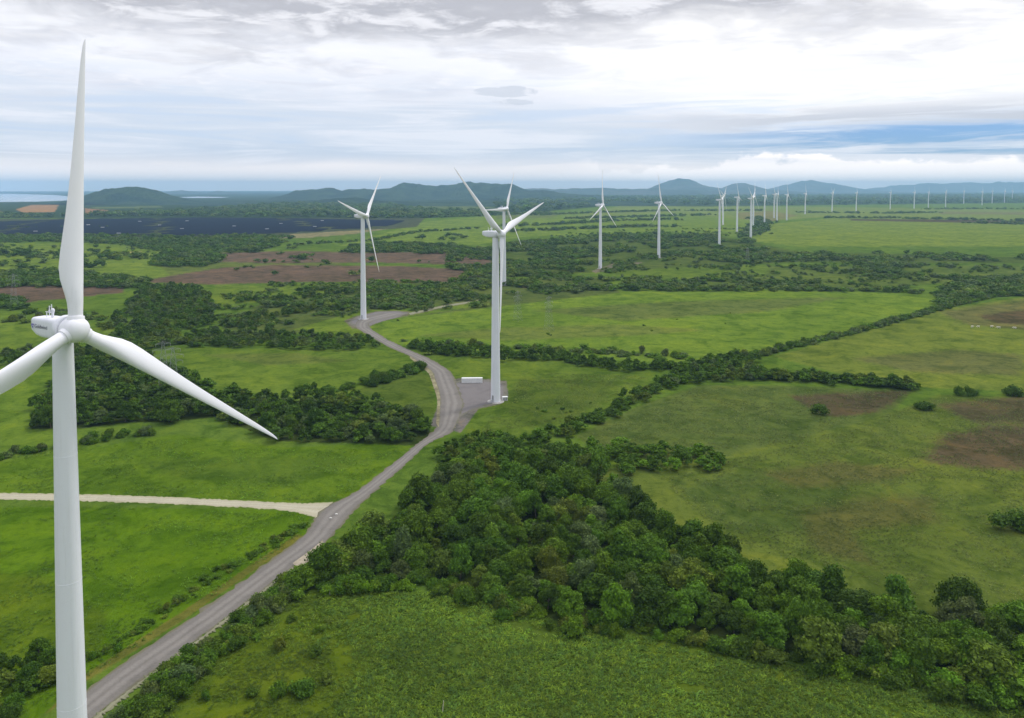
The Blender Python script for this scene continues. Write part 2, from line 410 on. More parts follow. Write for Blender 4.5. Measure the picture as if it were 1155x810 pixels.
daz = math.radians(43)
A = np.concatenate([np.linspace(-math.pi, -daz - .02, 60), np.linspace(-daz, daz, 860), np.linspace(daz + .02, math.pi, 60)[:-1]])
ys = np.concatenate([np.linspace(215.7, 262, 130), np.linspace(262.6, 830, 520)])
R = np.concatenate([[30500.0, 28000.0], FPX * HCAM / (ys[1:] - 212.0), [140, 110, 70, 30, 0.5]])
R = np.sort(R)[::-1]
RR, AA = np.meshgrid(R, A, indexing='ij')
G = np.stack([RR * np.sin(AA), RR * np.cos(AA)], -1).reshape(-1, 2)
na_, nr_ = len(A), len(R)
i_, j_ = np.meshgrid(np.arange(nr_ - 1), np.arange(na_), indexing='ij')
j2 = (j_ + 1) % na_
quads = np.stack([i_ * na_ + j_, i_ * na_ + j2, (i_ + 1) * na_ + j2, (i_ + 1) * na_ + j_], -1).reshape(-1, 4)[:, ::-1]
V = np.concatenate([G, np.zeros((len(G), 1))], 1)
me = mesh_np('ground', V, [quads, np.array([list(range((nr_ - 1) * na_, nr_ * na_))])])
gc = np.tile(np.array((.085, .145, .028)), (len(G), 1))
vis = (np.abs(AA.reshape(-1)) <= daz + .03) & (RR.reshape(-1) > 100)
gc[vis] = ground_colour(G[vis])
far_ = (RR.reshape(-1) > 3600) & ~vis
gc[far_] = (.035, .062, .026)
ca = me.color_attributes.new('soil', 'FLOAT_COLOR', 'POINT')
ca.data.foreach_set('color', np.concatenate([gc, np.ones((len(gc), 1))], 1).astype(np.float32).ravel())

gm_ = bpy.data.materials.new('meadow_ground'); gm_.use_nodes = True
n = gm_.node_tree; p = n.nodes['Principled BSDF']
p.inputs['Roughness'].default_value = .95; p.inputs['Specular IOR Level'].default_value = .0
at = n.nodes.new('ShaderNodeVertexColor'); at.layer_name = 'soil'
geo = n.nodes.new('ShaderNodeNewGeometry'); pos = geo.outputs['Position']
n1 = noise(n, pos, .012, 5, .6, .4); n2 = noise(n, pos, .06, 6, .65, .8); n3 = noise(n, pos, .35, 6, .7, .3); n4 = noise(n, pos, 1.3, 4, .7)
c = mixc(n, n1.sm(.40, .66) * .50, at.outputs[0], (.66, .70, .52), 'MULTIPLY')
c = mixc(n, n1.sm(.52, .34) * .40, c, (1.25, 1.10, .80), 'MULTIPLY')
c = mixc(n, n2.sm(.47, .62) * .75, c, (.55, .64, .54), 'MULTIPLY')
c = mixc(n, n2.sm(.48, .34) * .55, c, (1.38, 1.22, .9), 'MULTIPLY')
n5 = noise(n, pos, .03, 7, .72, 1.2)
c = mixc(n, n5.sm(.52, .60) * .55, c, (.60, .68, .55), 'MULTIPLY')
c = mixc(n, n3.sm(.48, .70) * .70, c, (.50, .58, .55), 'MULTIPLY')
c = mixc(n, n3.sm(.44, .28) * .50, c, (1.38, 1.30, 1.2), 'MULTIPLY')
c = mixc(n, n4.sm(.5, .72) * .45, c, (.55, .62, .6), 'MULTIPLY')
n6 = noise(n, pos, 4.5, 3, .7)
c = mixc(n, n6.sm(.46, .66) * .45, c, (.58, .62, .55), 'MULTIPLY')
c = mixc(n, n6.sm(.46, .30) * .40, c, (1.4, 1.34, 1.2), 'MULTIPLY')
c = mixc(n, 1.0, c, (1.10, 1.01, .70), 'MULTIPLY')
n.links.new(c, p.inputs['Base Color'])
bm = n.nodes.new('ShaderNodeBump'); bm.inputs['Strength'].default_value = .7; bm.inputs['Distance'].default_value = .7
n.links.new((n3 * .7 + n4 * .3).s, bm.inputs['Height']); n.links.new(bm.outputs[0], p.inputs['Normal'])
ground = add('ground', me, gm_, kind='structure')

# sheets lying on the ground
def sheet(name, poly_px, mat, z, sub=6, kind='structure'):
    gp = gpts(poly_px)
    mb = MB(); mb.v.append(np.concatenate([gp, np.full((len(gp), 1), z)], 1)); mb.n.append(tuple(range(len(gp))))
    me_ = mb.mesh(name)
    if me_.polygons[0].normal.z < 0: me_.flip_normals()
    return add(name, me_, mat, kind=kind)

def smooth_line(pts, step):
    pts = np.asarray(pts, float); d = np.r_[0, np.cumsum(np.linalg.norm(np.diff(pts, axis=0), axis=1))]
    s_ = np.linspace(0, d[-1], max(2, int(d[-1] / step)))
    q = np.stack([np.interp(s_, d, pts[:, i]) for i in (0, 1)], 1)
    for _ in range(3):
        q[1:-1] = (q[:-2] + 2 * q[1:-1] + q[2:]) / 4
    return q

def strip(name, Lp, Rp, mat, z, N=220, cols=9, ragged=.5, seed=0, crown=.0):
    Lg, Rg = smooth_line(gpts(Lp), 4.0), smooth_line(gpts(Rp), 4.0)
    r = lambda q: np.stack([np.interp(np.linspace(0, 1, N), np.linspace(0, 1, len(q)), q[:, i]) for i in (0, 1)], 1)
    Lg, Rg = r(Lg), r(Rg)
    w = np.linspace(0, 1, cols)
    P_ = Lg[:, None] * (1 - w)[None, :, None] + Rg[:, None] * w[None, :, None]
    nrm = (Rg - Lg) / (np.linalg.norm(Rg - Lg, axis=1)[:, None] + 1e-6)
    rr = np.random.default_rng(seed)
    P_[:, 0] += nrm * rr.normal(0, ragged, N)[:, None]; P_[:, -1] += nrm * rr.normal(0, ragged, N)[:, None]
    zz = np.broadcast_to(z + crown * (1 - (2 * w - 1) ** 2), (N, cols))
    V_ = np.concatenate([P_, zz[..., None]], 2).reshape(-1, 3)
    a, b = np.meshgrid(np.arange(N - 1), np.arange(cols - 1), indexing='ij')
    F_ = np.stack([a * cols + b, a * cols + b + 1, (a + 1) * cols + b + 1, (a + 1) * cols + b], -1).reshape(-1, 4)
    me_ = mesh_np(name, V_, [F_])
    if me_.polygons[0].normal.z < 0: me_.flip_normals()
    at_ = me_.attributes.new('across', 'FLOAT', 'POINT'); at_.data.foreach_set('value', np.tile(w, N).astype(np.float32))
    return add(name, me_, mat, kind='structure')

def gravel(name, base, rut, edge):
    m = bpy.data.materials.new(name); m.use_nodes = True
    n = m.node_tree; p = n.nodes['Principled BSDF']; p.inputs['Roughness'].default_value = .92; p.inputs['Specular IOR Level'].default_value = .15
    a = n.nodes.new('ShaderNodeAttribute'); a.attribute_name = 'across'; u = E(n, a.outputs['Fac'])
    g_ = n.nodes.new('ShaderNodeNewGeometry').outputs['Position']
    f1, f2 = noise(n, g_, .12, 5, .6, .5), noise(n, g_, 1.6, 5, .7)
    uu = u + (f1 - .5) * .18
    r1 = (uu - .36)._m('ABSOLUTE').sm(.14, .02); r2 = (uu - .64)._m('ABSOLUTE').sm(.14, .02)
    c = mixc(n, r1.max(r2) * .8, base, rut)
    c = mixc(n, (uu - .5)._m('ABSOLUTE').sm(.38, .49) * .85, c, edge)
    c = mixc(n, f1.sm(.45, .7) * .5, c, (.72, .72, .74), 'MULTIPLY')
    c = mixc(n, f2.sm(.4, .7) * .5, c, (.70, .70, .70), 'MULTIPLY')
    n.links.new(c, p.inputs['Base Color'])
    b_ = n.nodes.new('ShaderNodeBump'); b_.inputs['Strength'].default_value = .4; b_.inputs['Distance'].default_value = .15
    n.links.new(f2.s, b_.inputs['Height']); n.links.new(b_.outputs[0], p.inputs['Normal'])
    return m
M_ROAD = gravel('grey_gravel', (.168, .154, .136), (.228, .210, .188), (.135, .125, .072))
M_TRACK = gravel('pale_gravel', (.38, .35, .25), (.43, .40, .30), (.27, .27, .14))
M_BERM = gravel('pale_stones', (.20, .20, .12), (.26, .25, .17), (.12, .15, .06))
strip('gravel_road', ROAD_L, ROAD_R, M_ROAD, .05, 300, 13, .45, 1, .08)
def pad(name, poly_px, seed):
    gp = smooth_line(gpts(poly_px + poly_px[:1]), 1.5)[:-1]; r = np.random.default_rng(seed)
    gp = gp + r.normal(0, .35, gp.shape); c_ = gp.mean(0); n_ = len(gp); k_ = 8; V_ = [[*c_, .035]]
    for i in range(1, k_ + 1): V_ += [[*(c_ + (q - c_) * i / k_), .035] for q in gp]
    T_ = [(0, 1 + i, 1 + (i + 1) % n_) for i in range(n_)]
    Q_ = [(1 + a * n_ + i, 1 + (a + 1) * n_ + i, 1 + (a + 1) * n_ + (i + 1) % n_, 1 + a * n_ + (i + 1) % n_) for a in range(k_ - 1) for i in range(n_)]
    me_ = mesh_np(name, V_, [np.array(Q_), np.array(T_)])
    if me_.polygons[0].normal.z < 0: me_.flip_normals()
    at_ = me_.attributes.new('across', 'FLOAT', 'POINT')
    at_.data.foreach_set('value', np.array([.5] + [.5 + .5 * i / k_ * (i >= k_ - 1) for i in range(1, k_ + 1) for _ in range(n_)], np.float32))
    return add(name, me_, M_PAD, kind='structure')
M_PAD = gravel('pad_gravel', (.170, .155, .150), (.175, .162, .156), (.130, .125, .085))
pad('gravel_pad', [(503, 462), (505, 446), (512, 431), (522, 428), (554, 428.5), (570, 431), (573, 446), (565, 455), (548, 458), (530, 464), (516, 472)], 1)
pad('gravel_circle', [(392, 364), (402, 357), (425, 351.5), (450, 350.5), (461, 353), (450, 358), (430, 363), (414, 369), (402, 370)], 2)
strip('farm_track', [(-60, 555), (0, 556), (100, 557.5), (200, 561), (300, 566), (352, 568.6), (376, 566)], [(-60, 562), (0, 563.5), (100, 565.5), (200, 569), (300, 574), (340, 577.5), (358, 586)], M_TRACK, .04, 160, 7, .3, 2)
strip('road_shoulder', [(100, 815), (156, 769), (194, 745), (239, 710), (294, 668), (329, 641)], [(105, 817), (160, 770.5), (198, 747), (242, 712), (297, 670), (333, 642.5)], M_BERM, .12, 160, 4, .45, 3, .25)
strip('road_verge', [(326, 632), (340, 622), (364, 609)], [(338, 643), (356, 632), (366, 617)], material('pale_soil', (.31, .27, .20), .95, .1, .3, .3), .10, 30, 5, .6, 4)
strip('road_bank', [(492, 478), (493.5, 450), (484, 421), (462, 404)], [(495, 482), (497, 447), (488, 419), (463, 402)], material('dry_bank', (.21, .19, .11), .95, .1, .35, .2), .09, 60, 4, .15, 5)
strip('far_track', [(461, 353), (498, 344.8), (546, 337.5)], [(463, 355.5), (500, 346.8), (547, 339)], M_BERM, .05, 40, 4, .5, 6)

# water: a bay far to the left and a sliver of a far lagoon
m_w = material('bay_water', (.28, .33, .38), .12, .5, .12, .002, coords='Object')
wp = [(-900, 229), (0, 228), (40, 227.6), (70, 226.6), (85, 225), (82, 222), (60, 220), (0, 218.5), (-900, 217)]
sheet('bay_water', wp, m_w, .4)
sheet('lagoon_water', [(196, 222.6), (225, 221.8), (258, 222.4), (250, 223.2), (215, 223.4)], m_w, .4)

# ------------------------------------------------------------------ hills
def hill(name, prof, y0, depth, seed, mat, rough=.34, base_y=None):
    """prof: silhouette of the hill in the photograph; built as real relief: a ridge running across at distance y0 with its own depth."""
    prof = np.asarray(prof, float)
    xw = (prof[:, 0] - PPX) / FPX * y0
    hw = np.maximum(HCAM - (prof[:, 1] - 212.0) / FPX * y0, 0)
    nx, ny = 260, 40
    xs = np.linspace(xw[0], xw[-1], nx); v = np.linspace(-1, 1, ny)
    H_ = np.interp(xs, xw, hw)
    cr = fbm(np.stack([xs, xs * 0 + seed], 1), y0 * .016, seed + 3, 6) - .5
    Hs = np.convolve(np.pad(H_, 3, 'edge'), np.ones(7) / 7, 'valid') * .5 + H_ * .5
    Hs = Hs * (1 + cr * .46) * np.clip((Hs / (Hs.max() + 1e-6)) * 6, 0, 1)
    X, Vv = np.meshgrid(xs, v, indexing='ij')
    pp = np.stack([X.ravel(), (Vv * depth).ravel()], 1)
    f_ = fbm(pp, depth * .35, seed, 5).reshape(nx, ny); f2 = fbm(pp, depth * .8, seed + 7, 3).reshape(nx, ny)
    ridge = (f2 - .5) * .5
    env = np.clip(1 - np.abs(Vv - ridge), 0, 1) ** 1.1
    env = env / env.max(1, keepdims=True)
    Z = Hs[:, None] * env * (1 + rough * (f_ - .5) * 4 * (1 - env))
    Z = np.maximum(Z, 0) - 3.0 * (env < .02)
    Yw = y0 + Vv * depth
    Xs = X * (Yw / y0) ** 0
    V_ = np.stack([Xs, Yw, Z], -1).reshape(-1, 3)
    a, b = np.meshgrid(np.arange(nx - 1), np.arange(ny - 1), indexing='ij')
    F_ = np.stack([a * ny + b, (a + 1) * ny + b, (a + 1) * ny + b + 1, a * ny + b + 1], -1).reshape(-1, 4)
    return add(name, mesh_np(name, V_, [F_], True), mat, kind='structure')

def hillmat(name, a, b, s):
    m = bpy.data.materials.new(name); m.use_nodes = True; n = m.node_tree; p = n.nodes['Principled BSDF']
    p.inputs['Roughness'].default_value = .95; p.inputs['Specular IOR Level'].default_value = .05
    g_ = n.nodes.new('ShaderNodeNewGeometry').outputs['Position']
    f1, f2 = noise(n, g_, s, 6, .65), noise(n, g_, s * 9, 5, .7)
    c = mixc(n, f1.sm(.42, .58), a, b); c = mixc(n, f2.sm(.42, .62) * .85, c, (.35, .42, .42), 'MULTIPLY')
    n.links.new(c, p.inputs['Base Color'])
    b_ = n.nodes.new('ShaderNodeBump'); b_.inputs['Strength'].default_value = .8; b_.inputs['Distance'].default_value = 22
    n.links.new(f2.s, b_.inputs['Height']); n.links.new(b_.outputs[0], p.inputs['Normal'])
    return m
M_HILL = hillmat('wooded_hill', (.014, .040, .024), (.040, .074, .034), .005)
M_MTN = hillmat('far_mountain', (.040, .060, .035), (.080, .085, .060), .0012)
hill('left_hill', [(58, 233), (88, 226), (104, 218.5), (122, 214.5), (134, 211.8), (148, 210.8), (164, 211), (175, 214.5), (191, 220), (207, 225), (232, 229), (262, 232)], 5600, 520, 3, M_HILL)
hill('middle_hill', [(300, 229), (318, 223), (334, 215), (345, 212.5), (356, 214), (372, 212), (392, 214), (420, 214), (440, 211.5), (456, 207.5), (470, 206.5), (490, 208), (515, 206.2), (548, 206.4), (574, 209), (600, 214), (640, 218), (680, 221), (720, 224)], 7800, 900, 5, M_HILL)
hill('foot_hill', [(230, 234), (300, 230), (330, 228), (372, 224), (400, 222), (430, 226), (470, 228), (540, 228), (600, 227), (640, 226), (680, 226), (720, 228), (760, 230)], 5200, 500, 8, M_HILL)
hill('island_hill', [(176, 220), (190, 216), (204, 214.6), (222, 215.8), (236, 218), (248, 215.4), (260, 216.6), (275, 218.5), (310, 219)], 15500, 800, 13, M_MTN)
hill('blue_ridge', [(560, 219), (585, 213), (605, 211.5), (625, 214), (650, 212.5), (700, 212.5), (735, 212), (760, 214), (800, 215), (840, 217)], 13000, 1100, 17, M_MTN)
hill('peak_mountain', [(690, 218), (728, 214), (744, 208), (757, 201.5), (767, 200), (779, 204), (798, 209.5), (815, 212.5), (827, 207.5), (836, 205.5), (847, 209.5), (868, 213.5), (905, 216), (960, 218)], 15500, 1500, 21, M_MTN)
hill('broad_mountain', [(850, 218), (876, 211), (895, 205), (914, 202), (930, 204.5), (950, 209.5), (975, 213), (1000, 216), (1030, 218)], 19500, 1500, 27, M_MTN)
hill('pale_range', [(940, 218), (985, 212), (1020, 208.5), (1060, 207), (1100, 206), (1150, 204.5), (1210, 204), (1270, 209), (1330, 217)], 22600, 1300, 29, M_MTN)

# ------------------------------------------------------------------ haze
TOP = max(v.co.z for o_ in COL.objects if o_.name.startswith(('left_hill', 'middle_hill', 'foot_hill', 'island_hill', 'blue_ridge', 'peak_', 'broad_', 'pale_range')) for v in o_.data.vertices) + 6
hz = MB(); hz.box((0, 0, (TOP - 1) / 2), (61600, 61600, TOP + 1.0))
m_hz = bpy.data.materials.new('haze_air'); m_hz.use_nodes = True
for nd_ in list(m_hz.node_tree.nodes):
    if nd_.type == 'BSDF_PRINCIPLED': m_hz.node_tree.nodes.remove(nd_)
pv_ = m_hz.node_tree.nodes.new('ShaderNodeVolumePrincipled')
pv_.inputs['Color'].default_value = (.42, .70, .97, 1); pv_.inputs['Density'].default_value = 6.4e-5
pv_.inputs['Anisotropy'].default_value = 0.0
m_hz.node_tree.links.new(pv_.outputs[0], m_hz.node_tree.nodes['Material Output'].inputs['Volume'])
add('haze', hz, m_hz, kind='stuff')

# ------------------------------------------------------------------ foliage
def leaf_mat(name, use_attr):
    m = bpy.data.materials.new(name); m.use_nodes = True
    n = m.node_tree; p = n.nodes['Principled BSDF']; p.inputs['Roughness'].default_value = .6; p.inputs['Specular IOR Level'].default_value = .10
    if use_attr:
        a = n.nodes.new('ShaderNodeVertexColor'); a.layer_name = 'tone'; src = a.outputs[0]
    else:
        a = n.nodes.new('ShaderNodeObjectInfo'); src = a.outputs['Color']
    g_ = n.nodes.new('ShaderNodeNewGeometry')
    rnd = E(n, g_.outputs['Random Per Island'])
    f1 = noise(n, g_.outputs['Position'], .32, 4, .6)
    c = mixc(n, f1.sm(.38, .64) * .55, src, (.62, .66, .66), 'MULTIPLY')
    c = mixc(n, f1.sm(.46, .30) * .5, c, (1.26, 1.22, 1.0), 'MULTIPLY')
    c = mixc(n, rnd.sm(.30, 1.0) * .85, c, (1.72, 1.68, 1.3), 'MULTIPLY')
    n.links.new(c, p.inputs['Base Color'])
    tr = n.nodes.new('ShaderNodeBsdfTranslucent'); n.links.new(c, tr.inputs[0])
    mx = n.nodes.new('ShaderNodeMixShader'); mx.inputs[0].default_value = .28
    n.links.new(p.outputs[0], mx.inputs[1]); n.links.new(tr.outputs[0], mx.inputs[2])
    n.links.new(mx.outputs[0], n.nodes['Material Output'].inputs['Surface'])
    return m
M_LEAF = leaf_mat('foliage', False); M_LEAFM = leaf_mat('massed_foliage', True)
M_BARK = material('bark', (.14, .11, .085), .9, .1, .35, 2.0, .3)

def ico(sub):
    p_ = (1 + 5 ** .5) / 2
    v = np.array([(-1, p_, 0), (1, p_, 0), (-1, -p_, 0), (1, -p_, 0), (0, -1, p_), (0, 1, p_), (0, -1, -p_), (0, 1, -p_), (p_, 0, -1), (p_, 0, 1), (-p_, 0, -1), (-p_, 0, 1)], float)
    f = [(0, 11, 5), (0, 5, 1), (0, 1, 7), (0, 7, 10), (0, 10, 11), (1, 5, 9), (5, 11, 4), (11, 10, 2), (10, 7, 6), (7, 1, 8), (3, 9, 4), (3, 4, 2), (3, 2, 6), (3, 6, 8), (3, 8, 9), (4, 9, 5), (2, 4, 11), (6, 2, 10), (8, 6, 7), (9, 8, 1)]
    v = v / np.linalg.norm(v[0])
    for _ in range(sub):
        v = list(v); cache = {}; nf = []
        def mid(a, b):
            k_ = (min(a, b), max(a, b))
            if k_ not in cache:
                m_ = v[a] + v[b]; v.append(m_ / np.linalg.norm(m_)); cache[k_] = len(v) - 1
            return cache[k_]
        for a, b, c_ in f:
            x, y, z = mid(a, b), mid(b, c_), mid(c_, a)
            nf += [(a, x, z), (b, y, x), (c_, z, y), (x, y, z)]
        f = nf
    return np.array(v), np.array(f)
ICO1, ICO2 = ico(1), ico(2)

def crown(seed, Wd, Ht, lobes, leaves, size, icos=ICO1, low=.30, lr=(.075, .19), core=.72):
    """Crown of leaf-sized faces on uneven clumps; returns vertices, quads, triangles."""
    r = np.random.default_rng(seed); V_, Q_, T_ = [], [], []; nv = 0; cents = []
    for i in range(lobes):
        a = r.uniform(0, 2 * np.pi); q = np.sqrt(r.uniform(0, 1)) * (.30 + .10 * np.sin(2 * a + seed) + .05 * np.sin(3 * a + 2 * seed)) * Wd * 1.15
        if i < lobes // 3: q = r.uniform(.28, .40) * Wd; zc = Ht * (low + r.uniform(0, .18))
        else: zc = Ht * (low + (.93 - low - .14) * (1 - (q / (.40 * Wd)) ** 2 * .75) * r.uniform(.62, 1.16))
        R_ = Wd * r.uniform(*lr); R_ = min(R_, Ht * .42)
        sc_ = np.array([r.uniform(.75, 1.3), r.uniform(.75, 1.3), r.uniform(.6, 1.05)])
        c_ = np.array([q * np.cos(a), q * np.sin(a), max(zc, R_ * .55)]); cents.append(c_)
        iv = icos[0] * (1 + r.normal(0, .15, (len(icos[0]), 1)))
        V_.append(c_ + iv * R_ * core * sc_); T_.append(icos[1] + nv); nv += len(iv)
        d = r.normal(0, 1, (leaves, 3)); d[:, 2] = np.abs(d[:, 2]) * np.where(r.uniform(0, 1, leaves) < .22, -.7, 1); d /= np.linalg.norm(d, axis=1)[:, None]
        pc = c_ + d * R_ * sc_ * (.72 + .85 * r.beta(1.6, 2.4, (leaves, 1)))
        nn = d * .8 + r.normal(0, .55, (leaves, 3)) + np.array([0, 0, .25]); nn /= np.linalg.norm(nn, axis=1)[:, None]
        u_ = np.cross(nn, r.normal(0, 1, (leaves, 3))); u_ /= np.linalg.norm(u_, axis=1)[:, None] + 1e-9; w_ = np.cross(nn, u_)
        s1 = size * r.uniform(.55, 1.35, (leaves, 1)); s2 = s1 * r.uniform(.45, .85, (leaves, 1))
        quad = np.stack([pc - u_ * s1, pc - w_ * s2 + nn * s1 * .15, pc + u_ * s1, pc + w_ * s2 + nn * s1 * .15], 1).reshape(-1, 3)
        V_.append(quad); Q_.append(np.arange(leaves * 4).reshape(-1, 4) + nv); nv += leaves * 4
    return np.concatenate(V_), np.concatenate(Q_), np.concatenate(T_), cents

def trunk_mesh(seed, Ht, cents):
    r = np.random.default_rng(seed); mb = MB()
    top = np.array([r.normal(0, .3), r.normal(0, .3), Ht * .55])
    mb.tube([(0, 0, -.15), (r.normal(0, .1), r.normal(0, .1), Ht * .2), top * [.7, .7, .7], top], [.30, .22, .17, .10], 8)
    for c_ in cents[:5]:
        s_ = top * r.uniform(.45, .8)
        mb.tube([s_, (s_ + c_) / 2 + [0, 0, .25], c_], [.12, .08, .035], 6)
    return mb.mesh('trunk', True)

TREES, SHRUBS = [], []
for s_ in range(7):
    Wd, Ht = [(9.5, 8.6), (8.0, 9.4), (10.5, 8.2), (7.4, 7.6), (8.6, 10.2), (9.0, 7.4), (7.0, 8.8)][s_]
    v_, q_, t_, ce = crown(40 + s_, Wd, Ht, [46, 36, 52, 34, 42, 48, 34][s_], 125, .35, ICO1, .24)
    TREES.append(dict(crown=mesh_np('crown', v_, [q_, t_]), trunk=trunk_mesh(s_, Ht, ce), W=Wd, H=Ht))
    TREES[-1]['crown'].materials.append(M_LEAF); TREES[-1]['trunk'].materials.append(M_BARK)
for s_ in range(6):
    v_, q_, t_, ce = crown(80 + s_, 4.4, [2.8, 3.4, 2.4, 3.0, 2.6, 3.8][s_], [9, 8, 10, 7, 11, 9][s_], 120, .24, ICO1, .18, (.19, .30))
    SHRUBS.append(dict(crown=mesh_np('shrub', v_, [q_, t_]), W=4.4, H=[2.8, 3.4, 2.4, 3.0, 2.6, 3.8][s_])); SHRUBS[-1]['crown'].materials.append(M_LEAF)
MID = [crown(120 + s_, 8.6, 8.4, 13, 46, .62, ICO1, .25)[:3] for s_ in range(5)]
MIDS = [crown(140 + s_, 4.4, 3.0, 6, 34, .40, ICO1, .15, (.22, .32))[:3] for s_ in range(4)]
FAR = [crown(160 + s_, 8.8, 7.6, 5, 20, 1.0, ico(0), .25, (.26, .36))[:3] for s_ in range(5)]

TONES = {'dark green': (.042, .086, .007), 'deep green': (.058, .114, .008), 'mid green': (.074, .146, .010), 'olive green': (.100, .146, .016),
         'bright green': (.094, .185, .010), 'yellow green': (.150, .210, .010), 'greyish green': (.084, .126, .036)}
TN = list(TONES)

def fill(poly_px, spacing, jit=.42, px=True, seed=0):
    g_ = gpts(poly_px) if px else np.asarray(poly_px, float)
    lo, hi = g_.min(0), g_.max(0); r = np.random.default_rng(seed)
    gx, gy = np.meshgrid(np.arange(lo[0], hi[0] + spacing, spacing), np.arange(lo[1], hi[1] + spacing, spacing * .87))
    gx[1::2] += spacing / 2
    q = np.stack([gx.ravel(), gy.ravel()], 1) + r.uniform(-jit, jit, (gx.size, 2)) * spacing
    return q[pip(q, g_)]

def along(line_px, spacing, rows=1, width=0.0, seed=0):
    q = smooth_line(gpts(line_px), 1.0); d = np.r_[0, np.cumsum(np.linalg.norm(np.diff(q, axis=0), axis=1))]
    r = np.random.default_rng(seed); out = []
    for _ in range(rows):
        s_ = np.arange(r.uniform(0, spacing), d[-1], spacing); s_ = s_ + r.uniform(-.35, .35, len(s_)) * spacing
        pt = np.stack([np.interp(s_, d, q[:, i]) for i in (0, 1)], 1)
        out.append(pt + r.normal(0, 1, pt.shape) * width / 2)
    return np.concatenate(out)

road_poly = [(x, y) for x, y in ROAD_L] + [(x, y) for x, y in ROAD_R[::-1]]
CLEAR = [road_poly, [(490, 478), (505, 432), (516, 424), (560, 424), (580, 430), (580, 452), (562, 459), (540, 466), (520, 490)],
         [(386, 364), (400, 355), (425, 350), (463, 350), (461, 357), (430, 362), (412, 372), (398, 373)], TRACK]
CAND = []       # (kind, x, y, scale, tone, stand)
def plant(kind, pts, smin, smax, tones, stand, seed=0, clear=True):
    r = np.random.default_rng(seed + 900)
    if len(pts) == 0: return
    if clear:
        px_ = topx(pts); bad = np.zeros(len(pts), bool)
        for c_ in CLEAR:
            for o_ in ((0, 0), (3, 0), (-3, 0), (0, 2), (0, -2)): bad |= pip(px_ + np.array(o_), c_)
        pts = pts[~bad]
    f_ = fbm(pts, 45, 77, 3)
    for i, (x, y) in enumerate(pts):
        CAND.append((kind, float(x), float(y), float(r.uniform(smin, smax) * (.8 + .4 * f_[i])), tones[int(r.integers(len(tones)))], stand))

D, DD, MG, OL, BR, YG, GY = TN
# the big thicket right of the road
plant('tree', fill(THICKET, 6.2, seed=1), .52, 1.12, [D, DD, DD, DD, MG, MG, MG, MG, OL, BR, BR, GY], 'thicket', 1)
plant('shrub', along([(324, 668), (400, 664), (470, 659), (530, 668), (560, 688), (640, 707), (740, 711), (850, 735), (930, 755), (1010, 766), (1090, 781), (1155, 799)], 3.0, 2, 4.5, 2), .65, 1.35, [DD, MG, OL, BR], 'thicket_edge', 2)
plant('tree', fill([(640, 520), (660, 505), (740, 502), (800, 510), (826, 522), (815, 532), (740, 533), (690, 538)], 6.6, seed=3), .55, .78, [DD, MG, MG, BR], 'spur', 3)
plant('tree', fill([(490, 530), (500, 505), (540, 492), (600, 496), (640, 505), (650, 530), (560, 524)], 7.0, seed=4), .50, .74, [DD, DD, MG, OL], 'neck', 4)
# hedges
plant('tree', along([(600, 500), (629, 490), (673, 476), (715, 453), (750, 436), (770, 428)], 4.6, 2, 6, 5), .48, .72, [DD, MG, MG, OL], 'hedge_near', 5)
plant('tree', fill([(745, 436), (760, 420), (800, 412), (850, 414), (870, 424), (840, 432), (790, 432)], 6.5, seed=6), .50, .80, [DD, MG, OL, GY], 'hedge_knot', 6)
plant('tree', along([(850, 426), (900, 428), (950, 431), (990, 434), (1028, 438)], 4.6, 3, 9, 7), .62, .88, [D, DD, MG, OL], 'hedge_right', 7)
plant('shrub', along([(838, 405), (900, 390), (959, 376), (1004, 364), (1060, 348), (1118, 335), (1160, 332)], 3.2, 2, 3, 8), .75, 1.35, [DD, MG, OL, GY], 'hedge_diagonal', 8)
plant('tree', along([(462, 392), (518, 400), (567, 402), (622, 405), (674, 411), (726, 417), (790, 414), (838, 406)], 4.6, 3, 9, 9), .52, .78, [D, DD, DD, MG], 'hedge_middle', 9)
plant('shrub', along([(470, 384), (520, 390), (620, 394), (720, 402), (780, 404)], 5.0, 2, 12, 10), .7, 1.3, [MG, OL, BR, GY], 'hedge_middle_edge', 10)
# left grove and woods behind it
plant('tree', fill(GROVE, 6.9, seed=11), .55, 1.08, [D, D, DD, DD, MG, OL, GY], 'grove', 11)
plant('tree', fill([(330, 446), (345, 438), (420, 450), (440, 462), (400, 462)], 8, seed=12), .5, .8, [DD, MG], 'grove', 12)
plant('shrub', along([(395, 438), (430, 430), (470, 418), (476, 412)], 4.0, 3, 6, 13), .9, 1.5, [DD, MG, D], 'roadside_strip', 13)
plant('shrub', along([(404, 362), (420, 376), (440, 386), (470, 398), (500, 408)], 6, 1, 4, 14), .6, 1.2, [MG, OL, GY], 'roadside_strip', 14)
# bushes along the road, lower left
plant('tree', fill([(-80, 830), (-80, 768), (0, 752), (40, 738), (70, 738), (90, 752), (60, 775), (20, 812)], 5.0, seed=15), .34, .55, [D, DD, MG, OL], 'corner', 15)
plant('shrub', along([(90, 752), (130, 728), (180, 694), (230, 660), (290, 622), (345, 592)], 2.3, 2, 2.4, 16), .18, .50, [DD, MG, MG, OL], 'road_left', 16)
plant('shrub', fill([(105, 830), (160, 780), (240, 720), (320, 660), (345, 660), (300, 700), (240, 750), (190, 800), (170, 830)], 3.1, seed=17), .50, 1.20, [DD, MG, OL, MG, GY], 'road_right', 17)
plant('shrub', fill([(190, 830), (240, 760), (310, 690), (420, 672), (360, 720), (370, 770), (300, 815), (270, 830)], 10, .5, seed=18), .35, 1.0, [MG, OL, DD], 'meadow', 18)
plant('tree', gpts([(268, 716), (276, 704), (352, 660)]), .30, .42, [MG, DD], 'meadow', 19)
